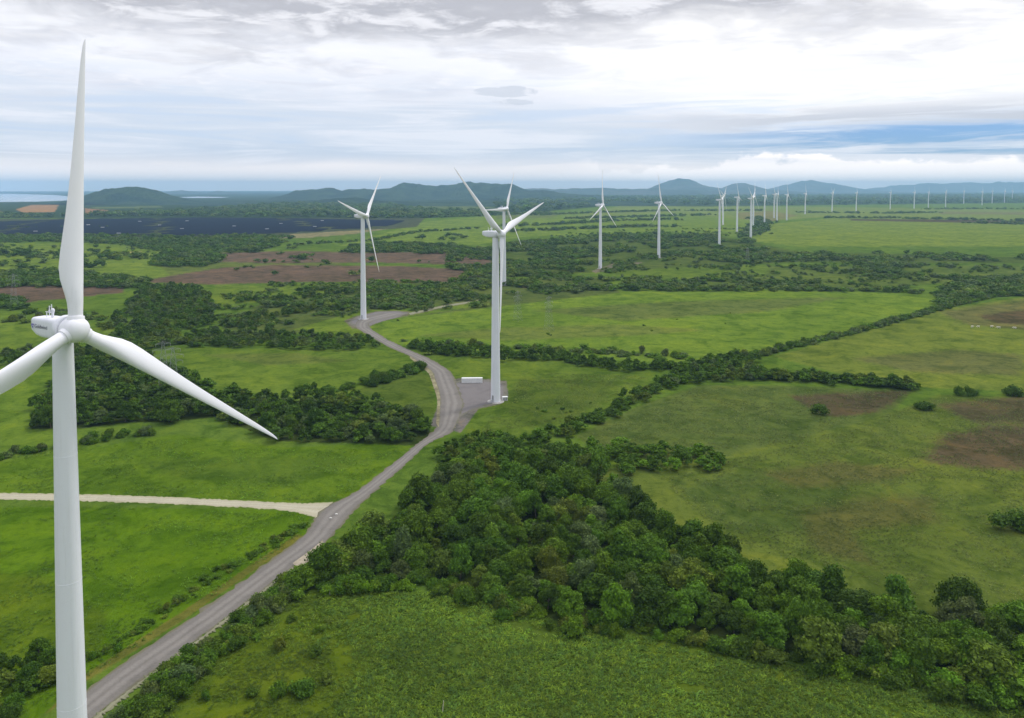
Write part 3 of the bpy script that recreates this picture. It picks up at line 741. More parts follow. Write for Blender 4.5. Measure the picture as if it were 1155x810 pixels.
# lone bushes
LONE = [(925, 467, 1.5, 'small round dark green bush alone in the olive field, below the brown patch'),
        (1043, 462, 1.7, 'squat dark bush standing alone under the gap in the right hedge'),
        (1140, 596, 2.2, 'low dark bush cut by the right edge of the picture in the olive field'),
        (1143, 446, 1.9, 'dark clump of bush at the right edge beyond the hedge end')]
# left field row
plant('shrub', along([(-40, 522), (0, 516), (40, 510), (90, 502), (130, 494), (170, 488)], 4.6, 2, 4, 20), .55, 1.15, [DD, MG, GY], 'field_row', 20)
# woods in the middle distance
FARV = []
def plant_far(pts, smin, smax, tones, seed=0, thin=0.0):
    r = np.random.default_rng(seed + 500)
    if thin > 0: pts = pts[fbm(pts, 60, seed, 3) > thin]
    px_ = topx(pts); bad = np.zeros(len(pts), bool)
    for c_ in CLEAR: bad |= pip(px_, c_)
    pts = pts[~bad]
    FARV.append((pts, r.uniform(smin, smax, len(pts)), np.array([TONES[tones[int(i)]] for i in r.integers(len(tones), size=len(pts))]).reshape(-1, 3)))
WD = [D, D, DD, DD, MG, OL, GY]; WM = [DD, MG, OL, GY, D]
plant('tree', fill([(118, 372), (150, 334), (170, 322), (225, 324), (244, 340), (238, 352), (242, 368), (200, 374), (140, 374)], 8.5, seed=21), .5, .9, WM, 'far_grove', 21)
plant('tree', fill([(100, 396), (130, 376), (250, 374), (330, 378), (400, 380), (430, 386), (450, 390), (400, 396), (300, 394), (200, 392)], 8.0, seed=22), .55, .85, WM, 'far_band', 22)
plant('tree', along([(250, 372), (300, 358), (360, 350), (430, 342), (480, 338)], 6.5, 3, 14, 23), .45, .8, WM, 'far_band', 23)
plant('tree', along([(255, 342), (320, 338), (400, 330), (440, 328)], 6.5, 3, 16, 24), .45, .75, WM, 'far_band', 24)
plant('tree', fill([(0, 412), (0, 398), (60, 394), (118, 390), (115, 412), (60, 412)], 8, seed=25), .45, .8, WM, 'far_band', 25)
plant('shrub', fill([(0, 365), (30, 350), (110, 350), (120, 370), (60, 366)], 13, .5, seed=26), .9, 1.7, [MG, OL, GY, DD], 'far_scrub', 26)
plant_far(fill([(290, 348), (330, 330), (400, 321), (500, 318), (650, 316), (690, 322), (640, 336), (600, 343), (545, 346), (480, 350), (400, 350)], 9.5, seed=30), .45, .9, WM, 30, .46)
plant_far(fill([(-150, 328), (-150, 306), (0, 309), (60, 307), (110, 311), (170, 317), (160, 326), (60, 324)], 10, seed=31), .6, 1.0, WD, 31)
plant_far(fill([(-60, 350), (-60, 338), (10, 337), (24, 340), (32, 348), (10, 350)], 9, seed=32), .6, .9, [D, DD], 32)
FOREST = [(505, 284), (560, 276), (640, 270), (700, 264), (745, 264), (800, 265), (850, 272), (870, 283), (900, 287), (960, 285), (1010, 287), (1100, 289), (1155, 290), (1400, 292), (1400, 302), (1155, 297), (1080, 294), (960, 295), (880, 295), (850, 299), (800, 295), (765, 301), (745, 297), (720, 292), (680, 296), (660, 306), (640, 308), (580, 314), (520, 316), (505, 302)]
plant_far(fill(FOREST, 10.5, seed=33), .45, 1.05, WD + [OL, MG], 33, .47)
plant_far(fill([(962, 309), (970, 297), (1000, 292), (1018, 302), (1012, 310)], 10, seed=34), .7, 1.1, WD, 34)
plant_far(fill([(640, 330), (640, 314), (700, 312), (755, 318), (800, 316), (860, 318), (925, 321), (935, 329), (850, 329), (755, 329), (700, 328)], 9.0, seed=35), .45, .85, WM, 35, .40)
plant_far(along([(925, 327), (990, 329), (1060, 332)], 7, 2, 10, 36), .5, .8, WM, 36)
plant_far(fill([(1055, 352), (1062, 330), (1080, 320), (1155, 313), (1400, 310), (1400, 330), (1155, 334), (1112, 336)], 9, seed=37), .6, .95, WD, 37)
plant_far(along([(1040, 312), (1090, 316), (1160, 316), (1400, 318)], 9, 3, 16, 38), .5, .9, WM, 38)
plant_far(along([(870, 300), (940, 306), (990, 312), (1060, 320)], 14, 3, 30, 39), .4, .8, WM, 39)
plant_far(along([(900, 296), (1000, 299), (1155, 304), (1400, 308)], 14, 3, 30, 40), .4, .8, WM, 40)
plant_far(fill([(-300, 274), (0, 274), (60, 273), (130, 276), (190, 284), (240, 286), (290, 286), (335, 268), (300, 267), (230, 270), (110, 268), (-300, 267)], 15, seed=41), .6, 1.2, WD, 41, .30)
plant_far(along([(-150, 266), (0, 266.5), (110, 266), (200, 267.5), (290, 266)], 14, 3, 26, 341), .5, 1.0, WD, 341)
plant_far(along([(0, 257), (90, 256.5), (130, 256)], 30, 1, 10, 342), .4, .7, WD, 342)
plant_far(fill([(170, 300), (185, 284), (230, 283), (255, 291), (240, 301), (200, 302)], 12, seed=42), .6, 1.1, WD, 42, .3)
plant_far(fill([(385, 286), (395, 279), (430, 275), (470, 276), (510, 277), (560, 284), (560, 294), (530, 288), (450, 286)], 12, seed=43), .6, 1.1, WD, 43, .3)
plant_far(gpts([(498, 271), (505, 268), (512, 266), (518, 267), (524, 269), (510, 271), (476, 270)]), 1.1, 1.7, [D], 44)
plant_far(gpts([(326, 281), (333, 281.5), (330, 292), (338, 293), (343, 292), (334, 296), (352, 289), (366, 298), (300, 297), (290, 296), (420, 296), (398, 311), (310, 310), (268, 305)]), .8, 1.3, WD, 45)
plant_far(along([(300, 279), (360, 275), (420, 272), (470, 262), (540, 258)], 14, 2, 12, 46), .5, .9, WD, 46)
for i, ln in enumerate([[(560, 256), (640, 253), (700, 249), (760, 248)], [(600, 243), (680, 240), (760, 238), (860, 238)], [(560, 262), (640, 259), (720, 256), (760, 256)], [(640, 247), (720, 245), (800, 243)],
                        [(930, 246), (1000, 246.5), (1100, 248.5), (1155, 249), (1400, 251)], [(1090, 252), (1155, 253), (1400, 256)], [(900, 240), (1000, 241), (1060, 240)], [(850, 246), (862, 252), (852, 262), (840, 268)],
                        [(480, 246), (560, 243), (620, 240)], [(0, 286), (60, 290), (120, 292), (170, 290)], [(0, 301), (60, 303), (130, 298)], [(1040, 236.5), (1100, 236), (1155, 236), (1400, 238)]]):
    plant_far(along(ln, 16 if i < 9 else 26, 3, 30, 50 + i), .7, 1.4, WD, 50 + i, .3)
plant_far(fill([(60, 246), (150, 241), (200, 239), (330, 230), (420, 229), (480, 238), (560, 240), (560, 244), (500, 245.5), (440, 247), (340, 245), (230, 244), (100, 245)], 46, seed=70), 1.6, 3.0, WD, 70)
plant_far(fill([(-200, 247), (-200, 241), (60, 243), (60, 246)], 40, seed=71), 1.4, 2.4, WD, 71)
plant_far(fill([(560, 240), (560, 226), (700, 222), (1155, 220), (1400, 220), (1400, 229), (1155, 229), (960, 231), (800, 232), (700, 231), (620, 238)], 120, seed=72), 2.2, 4.2, WD, 72)
# loose scrub in the long bright field and the others
LONGF = [(440, 380), (440, 362), (560, 346), (700, 332), (840, 328), (1050, 334), (960, 370), (840, 398), (740, 402), (620, 394)]
sc_ = fill(LONGF, 15, .5, seed=80); sc_ = sc_[fbm(sc_, 40, 81, 4) > .76]
plant('shrub', sc_, .2, .5, [DD, MG, OL, GY], 'long_field', 80)
sc_ = fill([(560, 420), (700, 428), (720, 445), (650, 470), (590, 490), (540, 478), (585, 440)], 9, .5, seed=82); sc_ = sc_[fbm(sc_, 22, 83, 3) > .62]
plant('shrub', sc_, .2, .5, [DD, MG, OL], 'turbine_field', 82)
sc_ = fill([(0, 306), (0, 276), (190, 280), (175, 300), (60, 304)], 40, .5, seed=84)
plant_far(sc_, .5, 1.0, WD, 84, .45)

for i, (pl, sp, th) in enumerate((([(690, 312), (700, 300), (870, 298), (1155, 300), (1400, 300), (1400, 318), (1060, 326), (930, 326), (760, 318)], 9, .56), ([(240, 350), (260, 322), (420, 318), (560, 318), (640, 330), (540, 345), (430, 358), (330, 372), (250, 368)], 8, .57),
                                  ([(-60, 306), (-60, 276), (190, 280), (175, 302), (60, 306)], 12, .60), ([(210, 318), (250, 286), (560, 286), (540, 316)], 16, .74), ([(560, 282), (640, 262), (860, 256), (860, 266), (640, 274)], 14, .58), ([(500, 300), (640, 296), (720, 292), (700, 312), (560, 318)], 8, .48))):
    q_ = fill(pl, sp, .5, seed=300 + i); q_ = q_[fbm(q_, 34, 310 + i, 4) > th]
    plant_far(q_, .22, .62, WM, 300 + i)
# pick the individuals: the 300 of each kind that show largest; the rest are massed
def rank(kind, lim):
    c_ = [q for q in CAND if q[0] == kind]
    def inview(q):
        fw = q[2]; x = PPX + FPX * q[1] / fw; y = 212 + FPX * HCAM / fw
        return -25 < x < 1180 and y < 850
    c_.sort(key=lambda q: -(q[3] / q[2] if inview(q) else q[3] / q[2] * 1e-3))
    seen = [q for q in c_ if inview(q)]
    return c_[:min(lim, len(seen))], c_[min(lim, len(seen)):]
T_IND, T_REST = rank('tree', 298)
S_IND, S_REST = rank('shrub', 300)

PLACE = {
 'thicket': 'in the dense thicket right of the gravel road', 'thicket_edge': 'at the lower hem of the dense thicket, by the weedy field', 'spur': 'in the spur of trees running right from the thicket',
 'neck': 'at the narrow top of the thicket by the gravel pad', 'hedge_near': 'in the hedge climbing from the thicket', 'hedge_knot': 'in the knot of trees where the hedges meet',
 'hedge_right': 'in the tall hedge above the brown patch', 'hedge_diagonal': 'in the long diagonal hedge on the right', 'hedge_middle': 'in the hedge behind the gravel pad',
 'hedge_middle_edge': 'on the far side of the hedge behind the pad', 'grove': 'in the grove behind the nearest turbine', 'roadside_strip': 'beside the gravel road past the grove',
 'corner': 'in the bottom left corner beside the nearest tower', 'road_left': 'in the row on the left verge of the road', 'road_right': 'on the right bank of the gravel road',
 'meadow': 'standing in the bright meadow right of the road', 'field_row': 'in the row across the left field', 'far_grove': 'in the round wood beyond the nearest hub',
 'far_band': 'in the tree band above the left meadow', 'far_scrub': 'scattered on the meadow behind the nearest turbine', 'long_field': 'scattered in the long bright field', 'turbine_field': 'scattered in the field right of the gravel pad'}
GROUPS = {'tree': {}, 'shrub': {}}
def mini(q):
    r = (q[3] * 97.13) % 1.0
    return r
def describe(kind, q):
    x = PPX + FPX * q[1] / q[2]
    size = ('tall' if q[3] > .9 else 'middling' if q[3] > .68 else 'small') if kind == 'tree' else ('big' if q[3] > 1.0 else 'middling' if q[3] > .65 else 'little')
    noun = 'broadleaf tree' if kind == 'tree' else 'bush'
    return f'{size} {q[4]} {noun} {PLACE[q[5]]}'

def veg_colour(q):
    r = random.Random(int(q[1] * 1000) ^ int(q[2] * 77))
    b_ = TONES[q[4]]; k_ = r.uniform(.82, 1.22)
    return (b_[0] * k_ * r.uniform(.9, 1.15), b_[1] * k_, b_[2] * k_ * r.uniform(.85, 1.2), 1)

for i, q in enumerate(T_IND):
    T = TREES[i % len(TREES)]; r = random.Random(i)
    o = empty('broadleaf_tree', (q[1], q[2], 0), r.uniform(0, 6.28)); s_ = q[3]
    o.scale = (s_ * r.uniform(.78, 1.28), s_ * r.uniform(.78, 1.28), s_ * r.uniform(.82, 1.28)); o.rotation_euler = (r.gauss(0, .07), r.gauss(0, .07), o.rotation_euler[2])
    tag(o, describe('tree', q), 'tree', 'trees ' + PLACE[q[5]])
    c_ = bpy.data.objects.new('crown', T['crown']); COL.objects.link(c_); c_.parent = o; c_.color = veg_colour(q)
    b_ = bpy.data.objects.new('trunk', T['trunk']); COL.objects.link(b_); b_.parent = o
for i, q in enumerate(S_IND):
    T = SHRUBS[i % len(SHRUBS)]; r = random.Random(i + 5000)
    o = bpy.data.objects.new('shrub', T['crown']); COL.objects.link(o); s_ = q[3]
    o.location = (q[1], q[2], -.05); o.rotation_euler = (0, 0, r.uniform(0, 6.28)); o.scale = (s_ * r.uniform(.8, 1.25), s_ * r.uniform(.8, 1.25), s_ * r.uniform(.8, 1.2)); o.color = veg_colour(q)
    tag(o, describe('shrub', q), 'bush', 'bushes ' + PLACE[q[5]])
for x, y, s_, tn, lab in ((722, 592, .72, YG, 'yellow green rounded tree at the right rim of the thicket, lighter than all around it'), (1030, 745, .66, GY, 'pale greyish twiggy tree at the lower hem of the thicket near the right edge')):
    g_ = gpt(x, y); o = empty('broadleaf_tree', g_, 1.1); o.scale = (s_, s_, s_ * 1.15); tag(o, lab, 'tree', 'trees ' + PLACE['thicket'])
    c_ = bpy.data.objects.new('crown', TREES[3]['crown']); COL.objects.link(c_); c_.parent = o; c_.color = (*[min(1, v * (1.0 if tn == YG else 1.25)) for v in TONES[tn]], 1)
    b_ = bpy.data.objects.new('trunk', TREES[3]['trunk']); COL.objects.link(b_); b_.parent = o
for i, (x, y, s_, lab) in enumerate(LONE):
    g_ = gpt(x, y); o = bpy.data.objects.new('shrub', SHRUBS[(i + 1) % 6]['crown']); COL.objects.link(o)
    o.location = (g_[0], g_[1], -.05); o.scale = (s_ * 1.15, s_, s_ * .95); o.color = (*TONES[DD], 1); o.rotation_euler = (0, 0, i * 1.7)
    tag(o, lab, 'bush', 'lone bushes in the right fields')
vb = crown(333, 17, 4.2, 16, 130, .34, ICO1, .2, (.10, .16))
vv = vb[0] * np.array([1, .42, 1]); me = mesh_np('shrub', vv, [vb[1], vb[2]]); g_ = gpt(1087, 446)
o = add('shrub', me, M_LEAF, label='long low dark bush right of the hedge end, wider than its neighbours', cat='bush', group='lone bushes in the right fields'); o.location = g_; o.color = (*TONES[DD], 1)

def massed(name, lib, pts, scl, tones, seed=0, wide=1.0):
    """Many crowns too small or too many to count, as one mesh."""
    r = np.random.default_rng(seed); V_, Q_, T_, C_ = [], [], [], []; nv = 0
    idx = r.integers(len(lib), size=len(pts))
    for k_ in range(len(lib)):
        m_ = np.where(idx == k_)[0]
        if not len(m_): continue
        v, q, t_ = lib[k_]; a = r.uniform(0, 6.283, len(m_)); ca_, sa_ = np.cos(a), np.sin(a)
        s1 = scl[m_] * r.uniform(.85, 1.2, len(m_)) * wide; s2 = scl[m_] * r.uniform(.70, 1.25, len(m_)) / wide ** .4; e1 = r.uniform(.8, 1.3, len(m_))
        X = (e1[:, None] * ca_[:, None] * v[None, :, 0] - sa_[:, None] * v[None, :, 1]) * s1[:, None] + pts[m_, 0][:, None]
        Y = (e1[:, None] * sa_[:, None] * v[None, :, 0] + ca_[:, None] * v[None, :, 1]) * s1[:, None] + pts[m_, 1][:, None]
        Z = v[None, :, 2] * s2[:, None]
        V_.append(np.stack([X, Y, Z], -1).reshape(-1, 3))
        off = nv + np.arange(len(m_)) * len(v)
        Q_.append((q[None] + off[:, None, None]).reshape(-1, 4)); T_.append((t_[None] + off[:, None, None]).reshape(-1, 3))
        col_ = tones[m_] * r.uniform(.8, 1.25, (len(m_), 1)); C_.append(np.repeat(col_, len(v), 0)); nv += len(m_) * len(v)
    me_ = mesh_np(name, np.concatenate(V_), [np.concatenate(Q_), np.concatenate(T_)])
    ca2 = me_.color_attributes.new('tone', 'FLOAT_COLOR', 'POINT'); C_ = np.concatenate(C_)
    ca2.data.foreach_set('color', np.concatenate([C_, np.ones((len(C_), 1))], 1).astype(np.float32).ravel())
    return add(name, me_, M_LEAFM, kind='stuff')
def arr(c_): return np.array([(q[1], q[2]) for q in c_]), np.array([q[3] for q in c_]), np.array([TONES[q[4]] for q in c_])
if T_REST: tag(massed('hedgerow_trees', MID, *arr(T_REST), 1, 1.15), 'dark green trees massed in the woods and hedgerows beyond the nearer ones', 'woodland')
if S_REST: tag(massed('field_scrub', MIDS, *arr(S_REST), 2, 1.2), 'scattered low scrub dotted over the farther fields and hedges', 'scrub')
fp = np.concatenate([f_[0] for f_ in FARV]); fs = np.concatenate([f_[1] for f_ in FARV]); ft = np.concatenate([f_[2] for f_ in FARV])
tag(massed('distant_woodland', FAR, fp, fs, ft, 3, 1.4), 'distant dark woodland and tree lines between the far green fields', 'woodland')
print('trees', len(T_IND), len(T_REST), 'shrubs', len(S_IND), len(S_REST), 'far', len(fp))

# leafy weeds and grass tufts over the nearer fields
def tufts(name, polys, spacing, smin, smax, tones, seed, thin=0.0, blades=11, cell=14, patch=28, fade=None):
    r = np.random.default_rng(seed); lib = []
    for s_ in range(8):
        rr = np.random.default_rng(seed * 7 + s_); q_ = []
        for b_ in range(blades):
            a = rr.uniform(0, 6.28); d = np.array([np.cos(a), np.sin(a), 0]); w = np.array([-np.sin(a), np.cos(a), 0]) * rr.uniform(.06, .20)
            h0, h1 = rr.uniform(.02, .25), rr.uniform(.15, .62); l = rr.uniform(.25, .75); c0 = rr.normal(0, .30, 3) * [1, 1, 0]
            q_.append([c0 - w * .4 + [0, 0, h0], c0 + w * .4 + [0, 0, h0], c0 + d * l + w + [0, 0, h1], c0 + d * l * 1.25 - w * .3 + [0, 0, h1 * .9]])
        q_ = np.array(q_); lib.append((q_.reshape(-1, 3), np.arange(blades * 4).reshape(-1, 4), np.zeros((0, 3), int)))
    pts = np.concatenate([fill(pl, spacing, .5, seed=seed + i) for i, pl in enumerate(polys)])
    if thin: pts = pts[fbm(pts, cell, seed, 4) + r.normal(0, .05, len(pts)) > thin]
    px_ = topx(pts); bad = np.zeros(len(pts), bool)
    for c_ in CLEAR: bad |= pip(px_, c_)
    if fade: bad |= (px_[:, 0] - fade[0]) * fade[1] + (fbm(pts, 16, seed + 40, 4) - .5) * 190 + r.normal(0, 14, len(pts)) < 0
    pts = pts[~bad]
    tn = np.array([tones[int(i)] for i in r.integers(len(tones), size=len(pts))])
    pn = np.clip((fbm(pts, patch, seed + 5, 4) - .35) * 3.2, 0, 1)[:, None]; tn = tn * (.72 + .62 * pn) * np.array([1.0, 1.0, .9])
    return massed(name, lib, pts, r.uniform(smin, smax, len(pts)), tn, seed)
tag(tufts('leafy_weeds', [[(300, 840), (300, 700), (330, 672), (400, 668), (530, 670), (640, 712), (800, 727), (930, 758), (1090, 784), (1170, 804), (1170, 840)]], .74, .5, 1.2, [(.088, .156, .016), (.104, .170, .018), (.078, .148, .024), (.110, .166, .014)], 201, .33, 11, 7, 40, (400, 1)),
    'leafy green weeds covering the field at the bottom', 'weeds')
tag(tufts('meadow_grass', [[(-30, 568), (345, 580), (345, 600), (208, 694), (93, 767), (40, 812), (-30, 830)], [(-30, 556), (-30, 522), (170, 492), (320, 508), (468, 502), (380, 566)]], 1.35, .4, .9, [(.085, .165, .012), (.095, .175, .012), (.078, .150, .014)], 202, .50, 8, 10),
    'tussocky bright green grass on the left meadows', 'grass')
tag(tufts('pasture_grass', [[(745, 540), (900, 500), (1060, 448), (1180, 452), (1180, 700), (1000, 665), (820, 610)], [(655, 494), (790, 436), (1030, 442), (900, 500), (700, 516)], [(540, 490), (590, 420), (735, 424), (650, 475)]], 1.25, .35, .8, [(.100, .130, .036), (.120, .146, .040), (.075, .105, .030)], 203, .44, 7, 7, 30),
    'rough tussocks in the olive pasture on the right', 'grass')

# ------------------------------------------------------------------ wind turbines
def paint(name, base, stretch, k1=.16):
    m = bpy.data.materials.new(name); m.use_nodes = True; n = m.node_tree; p = n.nodes['Principled BSDF']
    p.inputs['Specular IOR Level'].default_value = .35
    tc_ = n.nodes.new('ShaderNodeTexCoord'); mp = n.nodes.new('ShaderNodeMapping'); mp.inputs['Scale'].default_value = stretch
    n.links.new(tc_.outputs['Object'], mp.inputs[0])
    f1, f2 = noise(n, mp.outputs[0], 1.0, 7, .65, .3), noise(n, tc_.outputs['Object'], .9, 6, .65)
    c = mixc(n, f1.sm(.52, .72) * k1, base, (.42, .40, .36))
    c = mixc(n, f2.sm(.55, .75) * k1 * .6, c, (.55, .55, .52))
    n.links.new(c, p.inputs['Base Color'])
    n.links.new((f2 * .25 + .32).s, p.inputs['Roughness'])
    return m
M_WHITE = paint('white_paint', (.80, .81, .87), (1.6, 1.6, .06))
M_BLADE = paint('white_gelcoat', (.84, .84, .88), (1.2, .5, .10), .10)
M_GREY = material('grey_metal', (.30, .31, .32), .5, .4, .1, 2.0)
M_CONC = material('concrete', (.34, .33, .31), .9, .15, .2, 1.2, .2)
M_BLUE = material('violet_print', (.22, .20, .50), .6)
M_DARK = material('grey_print', (.20, .21, .26), .6)
OV, HH, BL, TILT, CONE = 3.9, 90.0, 51.7, math.radians(6), math.radians(0)

def ring(r, z, n=36): return [(r * math.cos(a), r * math.sin(a), z) for a in np.linspace(0, 2 * math.pi, n, endpoint=False)]
def xsec(x, hw, zb, zt, e=4.0, n=32):
    out = []
    for a in np.linspace(0, 2 * math.pi, n, endpoint=False):
        c, s = math.cos(a), math.sin(a)
        y = hw * math.copysign(abs(c) ** (2 / e), c); z = (zt + zb) / 2 + (zt - zb) / 2 * math.copysign(abs(s) ** (2 / e), s)
        out.append((x, y, z))
    return out
def xring(x, r, n=36): return [(x, r * math.cos(a), r * math.sin(a)) for a in np.linspace(0, 2 * math.pi, n, endpoint=False)]

mb = MB(); rr = []
for z in np.linspace(.25, 88.2, 26): rr.append((2.55 + (1.62 - 2.55) * (z / 88.2), z))
prof = []
for r, z in rr:
    prof.append(ring(r, z))
mb.loft(prof)
ME_TOWER = mb.mesh('tower', True)
ME_SEAM = []
for z in (22.5, 45.0, 67.5):
    mb = MB(); r = 2.55 + (1.62 - 2.55) * (z / 88.2); mb.loft([ring(r - .01, z - .10), ring(r + .018, z - .08), ring(r + .018, z + .08), ring(r - .01, z + .10)], False)
    ME_SEAM.append(mb.mesh('flange_ring', True)); ME_SEAM[-1].materials.append(M_WHITE)
mb = MB(); mb.loft([ring(4.6, -.3), ring(4.6, .12), ring(4.3, .24), ring(2.0, .25)]); ME_BASE = mb.mesh('foundation')
mb = MB(); mb.box((-.2, -2.50, 2.75), (1.0, .16, 2.2), 0, .03); ME_DOOR = mb.mesh('door')
mb = MB(); mb.box((-.2, -3.0, 1.5), (1.4, 1.0, .12))
for i in range(5): mb.box((-.2, -3.6 - i * .27, 1.32 - i * .24), (1.2, .27, .06))
for sx in (-.85, .45): mb.tube([(sx, -2.6, 2.55), (sx, -3.5, 2.55), (sx, -4.8, 1.3), (sx, -4.8, .25)], .04, 6); mb.tube([(sx, -3.5, 1.45), (sx, -3.5, 2.55)], .04, 6)
ME_STEP = mb.mesh('stairs')
# nacelle: rounded box, sloping belly at the tail, swelling to the generator
mb = MB()
mb.loft([xsec(-7.9, .55, -.2, .9, 3), xsec(-7.7, 1.15, -.75, 1.25, 3.5), xsec(-7.2, 1.45, -1.05, 1.42, 5), xsec(-5.6, 1.66, -1.62, 1.55, 6), xsec(-4.0, 1.74, -1.9, 1.62, 6), xsec(-1.8, 1.76, -1.95, 1.66, 6), xsec(-.2, 1.85, -1.95, 1.75, 5), xsec(.55, 1.98, -2.0, 1.98, 2.6), xsec(.75, 1.95, -1.95, 1.95, 2.2)])
ME_NAC = mb.mesh('nacelle', True)
mb = MB(); mb.loft([xring(.6, 1.9), xring(.7, 2.22), xring(.9, 2.32), xring(1.75, 2.32), xring(1.95, 2.2), xring(2.0, 1.9)])
ME_GEN = mb.mesh('generator', True)
mb = MB(); hubp = [(-1.85, 1.6), (-1.75, 1.98), (-1.4, 2.12), (-.6, 2.22), (.3, 2.2), (1.0, 2.02), (1.5, 1.68), (1.85, 1.15), (2.02, .55), (2.06, .12)]
mb.loft([xring(x, r) for x, r in hubp])
for k_ in range(3):                                      # blade sockets on the spinner
    a = math.radians(120 * k_); u = np.array([0, math.sin(a), math.cos(a)]); e1 = np.array([1, 0, 0]); e2 = np.cross(u, e1)
    mb.loft([[u * z + r * (math.cos(w) * e1 + math.sin(w) * e2) for w in np.linspace(0, 2 * math.pi, 28, endpoint=False)] for z, r in ((1.2, 1.42), (2.25, 1.36), (2.38, 1.28), (2.38, 1.1))])
ME_HUB = mb.mesh('hub', True)
mb = MB()
mb.tube([(-4.9, .5, 1.55), (-4.9, .5, 3.4)], .07, 8); mb.tube([(-4.9, .5, 3.25), (-4.55, .5, 3.25)], .05, 6)
mb.tube([(-2.7, -.3, 1.6), (-2.7, -.3, 3.9)], .09, 8); mb.box((-2.7, -.3, 2.5), (.30, .9, .10))
mb.tube([(-2.7, -.7, 2.5), (-2.7, -.7, 3.0)], .16, 8)
mb.tube([(-3.9, -.5, 1.6), (-3.9, -.5, 2.6)], .07, 8); mb.tube([(-4.2, -.5, 2.55), (-3.4, -.5, 2.55)], .07, 6)
ME_MAST = mb.mesh('sensor_mast')
mb = MB(); mb.loft([[(-2.0 + r * math.cos(a), -.5 + r * math.sin(a), z) for a in np.linspace(0, 6.283, 12, endpoint=False)] for r, z in ((.2, 1.6), (.2, 2.7), (.32, 2.75), (.30, 3.15), (.12, 3.3))])
ME_BEACON = mb.mesh('beacon', True)
# blade: span +Z, leading edge +Y, upwind +X
st = [(1.3, 2.30, 1.0, 0), (3.2, 2.30, 1.0, 0), (4.6, 2.50, .86, 4), (6.5, 3.05, .62, 9), (8.5, 3.65, .44, 12), (10.5, 3.88, .35, 12), (13, 3.72, .30, 10.5), (16.5, 3.32, .26, 8.5), (20, 2.92, .24, 7), (24, 2.52, .22, 5.5), (29, 2.10, .20, 4), (34, 1.75, .19, 3), (39, 1.42, .18, 2), (43.5, 1.12, .18, 1.2), (47, .84, .18, .6), (49.3, .58, .18, .2), (50.5, .34, .18, 0), (51, .10, .2, 0)]
rings = []; nb_ = 28
for z, ch, th, tw in st:
    k_ = min(1, max(0, (1.0 - th) / .6)); ye = 1.15 + (.15 - 1.15) * (z / 51) ; r_ = []
    for a in np.linspace(0, 2 * math.pi, nb_, endpoint=False):
        xc = .5 * (1 - math.cos(a)); s_ = 1 if a <= math.pi else -1            # 0 leading edge .. 1 trailing edge
        circ = .5 * math.sin(a)
        foil = s_ * th * 5 * (.2969 * math.sqrt(xc) - .126 * xc - .3516 * xc ** 2 + .2843 * xc ** 3 - .1036 * xc ** 4) + .03 * math.sin(math.pi * xc)
        hh = circ * (1 - k_) + foil * k_
        y, x = ye - xc * ch, hh * ch
        t_ = math.radians(tw); y0 = ye - .35 * ch
        yy, xx = y0 + (y - y0) * math.cos(t_) - x * math.sin(t_), (y - y0) * math.sin(t_) + x * math.cos(t_)
        r_.append((xx + .25 * (z / 51) ** 2.5, yy, z * 1.0137))
    rings.append(r_)
mb = MB(); mb.loft(rings); ME_BLADE = mb.mesh('blade', True)
for m_, mt in ((ME_TOWER, M_WHITE), (ME_BASE, M_CONC), (ME_DOOR, M_GREY), (ME_STEP, M_GREY), (ME_NAC, M_WHITE), (ME_GEN, M_WHITE), (ME_HUB, M_BLADE), (ME_MAST, M_WHITE), (ME_BEACON, M_WHITE), (ME_BLADE, M_BLADE)):
    m_.materials.append(mt)

def turbine(base, yaw, phi, label, detail=True, scale=1.0):
    o = empty('wind_turbine', base, -math.radians(yaw)); o.scale = (scale,) * 3
    tag(o, label, 'wind turbine', 'wind turbines of the wind farm')
    def part(nm, me_, parent=None, mat_=None):
        c = bpy.data.objects.new(nm, me_); COL.objects.link(c); c.parent = parent or o
        if mat_ is not None: c.matrix_local = mat_
        return c
    tw = part('tower', ME_TOWER)
    part('foundation', ME_BASE)
    top = Matrix.Translation((0, 0, HH)); roll = Matrix.Rotation(-TILT, 4, 'Y')
    nac = part('nacelle', ME_NAC, None, top)
    part('generator', ME_GEN, None, top)
    hubm = Matrix.Translation((OV, 0, HH)) @ roll @ Matrix.Rotation(-math.radians(phi), 4, 'X')
    part('hub', ME_HUB, None, hubm)
    for k_ in range(3):
        part('blade', ME_BLADE, None, Matrix.Translation((OV, 0, HH)) @ roll @ Matrix.Rotation(-math.radians(phi + 120 * k_), 4, 'X') @ Matrix.Rotation(CONE, 4, 'Y'))
    if detail:
        [part('flange_ring', q_, tw) for q_ in ME_SEAM]; part('door', ME_DOOR, tw); part('stairs', ME_STEP)
        part('sensor_mast', ME_MAST, nac); part('beacon', ME_BEACON, nac)
    return o, nac

g1 = 30.0; h = gpt(85, 372, HH); n_ = (math.cos(math.radians(g1)), -math.sin(math.radians(g1)))
T1, nac1 = turbine((h[0] - n_[0] * OV, h[1] - n_[1] * OV, 0), g1, 6.5, 'nearest white wind turbine, huge at the left, with a lettered nacelle')
